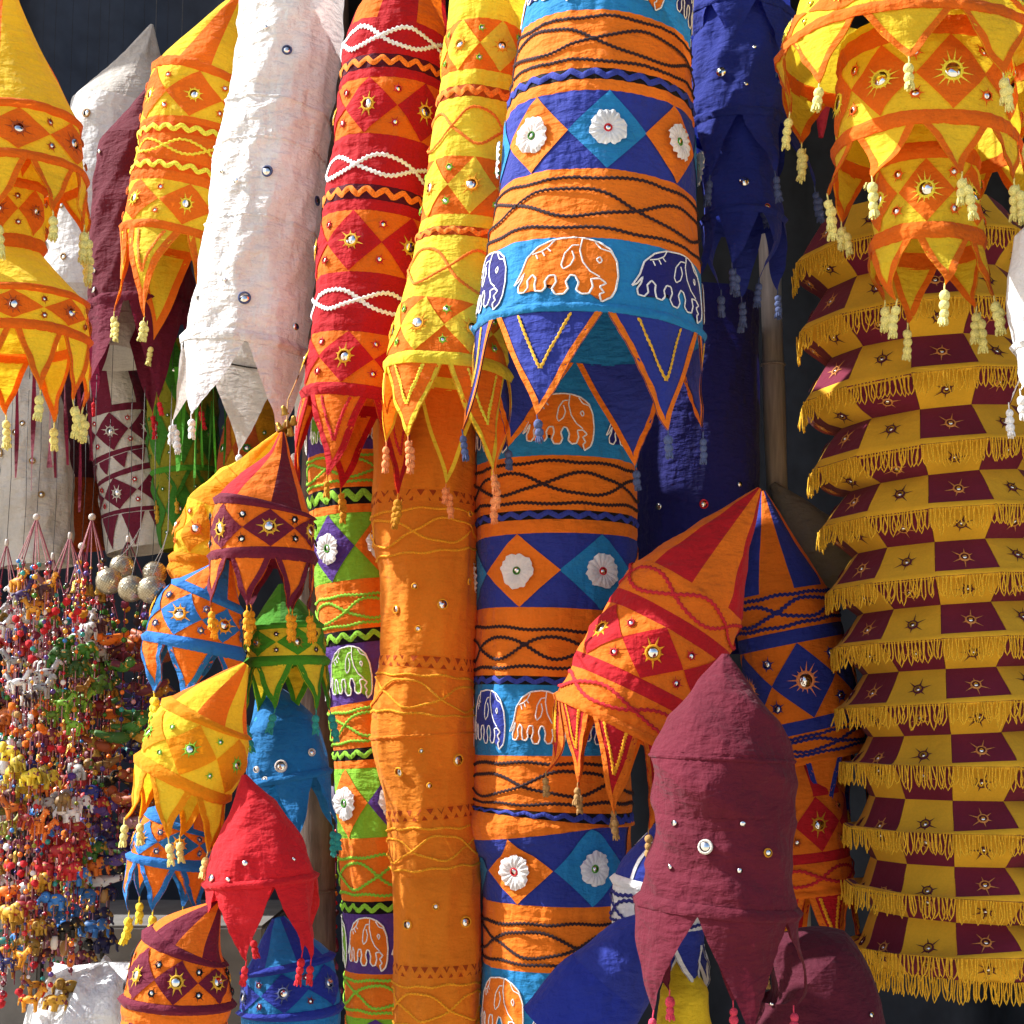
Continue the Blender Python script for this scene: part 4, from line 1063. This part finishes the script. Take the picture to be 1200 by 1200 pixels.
PAL = ['red', 'orange', 'white', 'leaf', 'sky', 'ochre', 'maroon', 'purple', 'olive', 'gold', 'dusk', 'teal', 'rose', 'tan', 'brown', 'black', 'navy', 'maroon']
def mobile(label, px, top, bottom, Y, w, nstr, rows, seed, bead_c=('orange', 'red', 'maroon'), thread='rose', fs=25):
    rg = np.random.default_rng(500 + seed)
    k = ppm(px, top, Y); p0 = P(px, top, Y)
    root = bpy.data.objects.new('bead_hanging', None); COL.objects.link(root)
    root.location = P(px, bottom, Y); org = np.array(root.location)
    tag(root, label, 'bead hanging', 'beaded hangings at the left')
    put = lambda name, me, p, s, par=None, rot=(0, 0, 0): _put(name, me, p, s, par)
    def _put(name, me, p, s, par=None, rz=0.0, rx=0.0, ry=0.0):
        o = link(name, me, par or root); o.location = np.asarray(p) - org; o.scale = (s, s, s); o.rotation_euler = (rx, ry, rz); return o
    # hanging wire, knob and gathered cords
    V, F = tube([p0, p0 + (0.003, 0.0, 0.12), p0 + (0, 0, 0.22), (p0[0] * 3.72 / Y, 3.72, p0[2] + 0.46), (p0[0] * 3.72 / Y, 3.72, 3.42)], 0.0007, 4)
    link('wire', mesh_np('wire', V - org, F, plain('black_wire', '1B1716', 0.5)), root)
    _put('glass_knob', fig_mesh('barrel', 'silver') if seed % 2 else bead_mesh('silver'), p0, 9 * k)
    gather = 52
    Rm = w * k
    for q in range(nstr):
        an = 2 * math.pi * q / nstr + rg.uniform(-.2, .2)
        a = p0 + np.array([Rm * math.cos(an), Rm * .9 * math.sin(an), -gather * k * rg.uniform(.9, 1.1)])
        zb = P(px, bottom + 12 + rg.normal(0, 14), Y)[2]
        b = np.array([a[0] + rg.normal(0, .004), a[1], zb])
        V, F = tube(np.concatenate([[p0], np.linspace(a, b, 6)]), 0.0011, 4)
        st = link('bead_string', mesh_np('bead_string', V - org, F, yarn(thread if q % 3 else 'maroon')), root)
        # row figures
        L = a[2] - b[2]; z = a[2]; j = 0
        off = rg.normal(0, 0.006)
        while z > b[2] + 0.01:
            kind, c = rows[j % len(rows)]
            if rg.random() < 0.3: c = PAL[int(rg.integers(0, len(PAL)))]
            nb = int(rg.integers(2, 5))
            for i in range(nb):
                c2 = bead_c[int(rg.integers(0, len(bead_c)))] if rg.random() < .4 else PAL[int(rg.integers(0, len(PAL)))]
                s = k * rg.uniform(3.2, 6.8); z -= s * .7
                xx = a[0] + (b[0] - a[0]) * (a[2] - z) / L
                _put('bead', bead_mesh(c2), (xx, a[1], z), s, st); z -= s * .6 + k * 3
            s = {'elephant': fs, 'horse': fs * .95, 'bird': fs * .95, 'bell': 15, 'pompom': 11, 'barrel': 17}[kind] * k * rg.uniform(.88, 1.12)
            half = .45 * s
            z -= half * .9
            f = _put(NAME[kind], fig_mesh(kind, c), (a[0], a[1], z), s, st, rg.uniform(-.7, .7) + (math.pi if rg.random() < .35 else 0), rg.normal(0, .1), rg.normal(0, .12))
            z -= half * 1.0 + k * rg.uniform(4, 15); j += 1
    return root

E, H, B, BL, PM, BR = 'elephant', 'horse', 'bird', 'bell', 'pompom', 'barrel'
mobile('bead hanging with orange and white charms cut by the left edge', 8, 636, 1120, 2.92, 14, 8, [(H, 'white'), (PM, 'orange'), (E, 'orange'), (BR, 'white'), (H, 'white'), (BL, 'x'), (E, 'white')], 1)
mobile('bead hanging with a red crown ring and orange horse charms near the left edge', 43, 606, 1130, 2.84, 19, 9, [(H, 'amber'), (PM, 'red'), (H, 'white'), (PM, 'orange'), (E, 'yellow'), (H, 'orange'), (PM, 'brightred'), (E, 'gold')], 2)
mobile('bead hanging with a red and yellow tufted top and green elephant charms', 82, 628, 1115, 2.88, 19, 9, [(PM, 'brightred'), (E, 'leaf'), (H, 'lime'), (PM, 'brightred'), (E, 'white'), (E, 'red'), (E, 'sky'), (BR, 'offwhite'), (E, 'gold')], 3)
mobile('bead hanging with mixed bells and yellow green charms below the checked column', 108, 606, 1060, 3.00, 16, 8, [(BL, 'x'), (E, 'white'), (E, 'lime'), (BL, 'x'), (E, 'blue'), (E, 'red'), (E, 'sky'), (BL, 'x')], 4, ('gold', 'red', 'leaf'))
mobile('bird hanging with rows of dark glittery birds below the silver balls', 150, 632, 985, 3.02, 24, 8, [(PM, 'leaf'), (B, 'maroon'), (B, 'leaf'), (B, 'rust'), (B, 'purple'), (B, 'navy'), (B, 'red'), (B, 'leaf')], 5, ('leaf', 'maroon', 'navy'), 'brown', 34)
mobile('bird hanging with brown and purple birds beside the blue edged star lantern', 178, 668, 990, 3.10, 16, 7, [(B, 'rust'), (B, 'purple'), (B, 'navy'), (B, 'red'), (B, 'leaf'), (BR, 'tan')], 6, ('maroon', 'navy'), 'brown', 34)
mobile('deeper bead hanging with white elephant charms between the horse and green elephant hangings', 62, 652, 1085, 3.16, 17, 8, [(E, 'white'), (PM, 'red'), (H, 'orange'), (BL, 'x'), (E, 'sky'), (E, 'maroon')], 7)
mobile('deeper bead hanging with red charms close to the left edge', 26, 660, 1100, 3.18, 16, 8, [(E, 'red'), (PM, 'orange'), (H, 'white'), (E, 'yellow'), (BL, 'x')], 8)
mobile('deeper bead hanging with blue and gold charms left of the bird hangings', 124, 668, 1075, 3.18, 16, 8, [(E, 'navy'), (BL, 'x'), (H, 'gold'), (PM, 'orange'), (E, 'sky'), (BR, 'tan')], 9)
mobile('bead hanging ending in orange elephant charms above the stone step', 96, 640, 1125, 3.08, 15, 7, [(PM, 'orange'), (E, 'maroon'), (BL, 'x'), (H, 'red'), (E, 'orange'), (PM, 'orange')], 10)
mobile('thin colourful bead hanging glimpsed between the trunk post and the green column', 391, 850, 1180, 3.40, 5, 3, [(BL, 'x'), (PM, 'red'), (PM, 'lime'), (BR, 'gold')], 11)

# mirror mosaic balls
def tiles():
    nu, nv = 34, 19
    a = np.linspace(0, 2 * math.pi, nu + 1); b = np.linspace(0.12, math.pi - 0.12, nv)
    V, F = [], []
    for i in range(nu):
        for j in range(nv - 1):
            q = []
            for (ii, jj) in ((i, j), (i + 1, j), (i + 1, j + 1), (i, j + 1)):
                q.append((math.sin(b[jj]) * math.cos(a[ii]), math.sin(b[jj]) * math.sin(a[ii]), math.cos(b[jj])))
            q = np.array(q); c = q.mean(0)
            q = c + (q - c) * 0.74; q = q * 1.02 / np.linalg.norm(c) + RNG.normal(0, .012, (4, 3))
            F.append([len(V) + n for n in range(4)]); V += list(q)
    return np.array(V), np.array(F)
TV, TF = tiles()
tile_me = mesh_np('mirror_tiles', TV, TF, plain('silver_tile', 'B9B09A', 0.34, 1.0, 30, 0.2, 0.05), False)
core_me = mesh_np('core', *ball((0, 0, 0), 0.985, 24, 14), plain('pale_grout', '9C8F74', 0.7, scale=80))
for i, (x, y, r, Y, lab) in enumerate(((128, 681, 15.5, 2.72, 'leftmost silver mirror ball of the hanging bunch'), (154, 690, 15.5, 2.68, 'middle silver mirror ball of the front row'), (178, 691, 16.5, 2.66, 'rightmost silver mirror ball, beside the blue edged star lantern'),
                                      (143, 664, 14, 2.78, 'upper left silver mirror ball half hidden behind the front row'), (181, 672, 14, 2.78, 'upper right silver mirror ball half hidden behind the front row'))):
    p = P(x, y, Y); k = ppm(x, y, Y)
    root = bpy.data.objects.new('mirror_ball', None); COL.objects.link(root); root.location = p
    tag(root, lab, 'ball', 'silver mirror balls')
    for nm, me in (('core', core_me), ('mirror_tiles', tile_me)):
        o = link(nm, me, root); o.scale = (r * k,) * 3; o.rotation_euler = (.3 * i, .5, .7 * i)
    tip = P(165 if i in (0, 1, 3) else 197, 618 if i in (0, 1, 3) else 622, 2.74)
    V, F = tube([(0, 0, r * k * .95), (tip - p) * .6, tip - p, tip - p + np.array([0, 0, .2]), np.array([tip[0] * 3.72 / tip[1] - p[0], 3.72 - p[1], tip[2] - p[2] + .46]), np.array([tip[0] * 3.72 / tip[1] - p[0], 3.72 - p[1], 3.42 - p[2]])], 0.0008, 4)
    link('cord', mesh_np('cord', V, F, yarn('grey')), root)

# brass bells over the maroon star lantern
root = bpy.data.objects.new('bell_cluster', None); COL.objects.link(root); p0 = P(336, 500, 2.60); root.location = p0
tag(root, 'cluster of small brass bells above the tip of the maroon and orange star lantern', 'bells')
for i, (x, y) in enumerate(((327, 500), (333, 481), (340, 505), (344, 492), (336, 496))):
    o = link('bell', fig_mesh(BL, 'x'), root); o.location = P(x, y, 2.60 + .012 * (i % 3)) - p0; o.scale = (.017,) * 3; o.rotation_euler = (.3 * i, .25 * (i - 2), 0)
V, F = tube([(0, 0, 0), P(337, 470, 2.62) - p0, P(350, 440, 2.97) - p0], 0.0012, 4)
link('cord', mesh_np('cord', V, F, yarn('tan')), root)

# ribbon streamers
def streamers(label, c, items, Y):
    root = bpy.data.objects.new('ribbon_streamers', None); COL.objects.link(root); o0 = P(items[0][0], items[0][2], Y); root.location = o0
    tag(root, label, 'ribbons')
    for i, (x, y0, y1, w) in enumerate(items):
        t = np.linspace(0, 1, 14); yy = Y + .02 * (i % 3)
        C_ = np.array([P(x + 2 * math.sin(3 * q + i), y0 + (y1 - y0) * q, yy) for q in t]); k = ppm(x, y0, Y)
        tw = 1.2 * np.sin(t * 4 + i)
        D = np.stack([np.cos(tw), np.sin(tw), 0 * tw], -1) * (w * k * .5)
        V = np.stack([C_ - D, C_ + D], 1).reshape(-1, 3)
        link('ribbon', mesh_np('ribbon', V - o0, gridF(14, 2), cloth(c, .3)), root)
streamers('maroon ribbon streamers hanging below the leftmost yellow lantern', 'wine', [(18, 400, 560, 5), (38, 410, 575, 6), (60, 410, 548, 8), (66, 420, 560, 4), (78, 420, 545, 5), (105, 440, 540, 5), (92, 440, 600, 4)], 3.3)
streamers('green ribbon streamers hanging below the plain maroon lantern', 'green', [(208, 430, 552, 8), (214, 430, 540, 4), (230, 440, 560, 4), (238, 430, 548, 3), (252, 440, 560, 3)], 3.34)
streamers('dull green ribbon streamers behind the points of the tall white lantern', 'leaf', [(262, 450, 545, 3), (228, 470, 590, 3), (246, 470, 585, 3)], 3.5)

# white plastic bag
def bag():
    nu, nv = 70, 46
    a = np.linspace(0, 2 * math.pi, nu, endpoint=False); q = np.linspace(0, 1, nv)
    A, Q = np.meshgrid(a, q, indexing='ij')
    top = P(125, 1128, 2.95)[2]
    prof = np.interp(Q, [0, .04, .10, .2, .6, 1], [.01, .09, .14, .16, .165, .15])
    z = top * (1 - np.clip((Q - .05) / .95, 0, 1)) - .05 * np.clip(Q / .06, 0, 1) ** 2 * top * .3
    n = 0
    for i in range(9):
        f = RNG.uniform(2, 11); g = RNG.uniform(5, 40); ph = RNG.uniform(0, 6)
        n = n + (1 - 2 * np.abs(np.sin(.5 * (round(f) * A + g * Q + ph + np.sin(2 * A + g * Q))))) / 9
    r = prof * (1 + .45 * n)
    c = P(122, 1160, 2.95)
    V = np.stack([c[0] + 1.12 * r * np.cos(A), c[1] + r * np.sin(A), np.maximum(z + .05 * n * (Q > .02), .002)], -1).reshape(-1, 3)
    m, t, b, out = nodes_of('white_plastic')
    b.inputs['Base Color'].default_value = (.78, .79, .80, 1); b.inputs['Roughness'].default_value = .28
    tr = t.nodes.new('ShaderNodeBsdfTranslucent'); tr.inputs[0].default_value = (.8, .8, .8, 1)
    ms = t.nodes.new('ShaderNodeMixShader'); ms.inputs[0].default_value = .25
    nz = t.nodes.new('ShaderNodeTexNoise'); nz.inputs['Scale'].default_value = 22; nz.inputs['Detail'].default_value = 4
    tc = t.nodes.new('ShaderNodeTexCoord'); t.links.new(tc.outputs['Object'], nz.inputs['Vector'])
    bp = t.nodes.new('ShaderNodeBump'); bp.inputs['Strength'].default_value = .9; bp.inputs['Distance'].default_value = .03
    t.links.new(nz.outputs[0], bp.inputs['Height']); t.links.new(bp.outputs[0], b.inputs['Normal'])
    t.links.new(b.outputs[0], ms.inputs[1]); t.links.new(tr.outputs[0], ms.inputs[2]); t.links.new(ms.outputs[0], out.inputs[0])
    o = link('plastic_bag', mesh_np('plastic_bag', V, gridF(nu, nv, True), m))
    tag(o, 'crumpled white plastic bag at the bottom left in front of the stone step', 'bag')
bag()
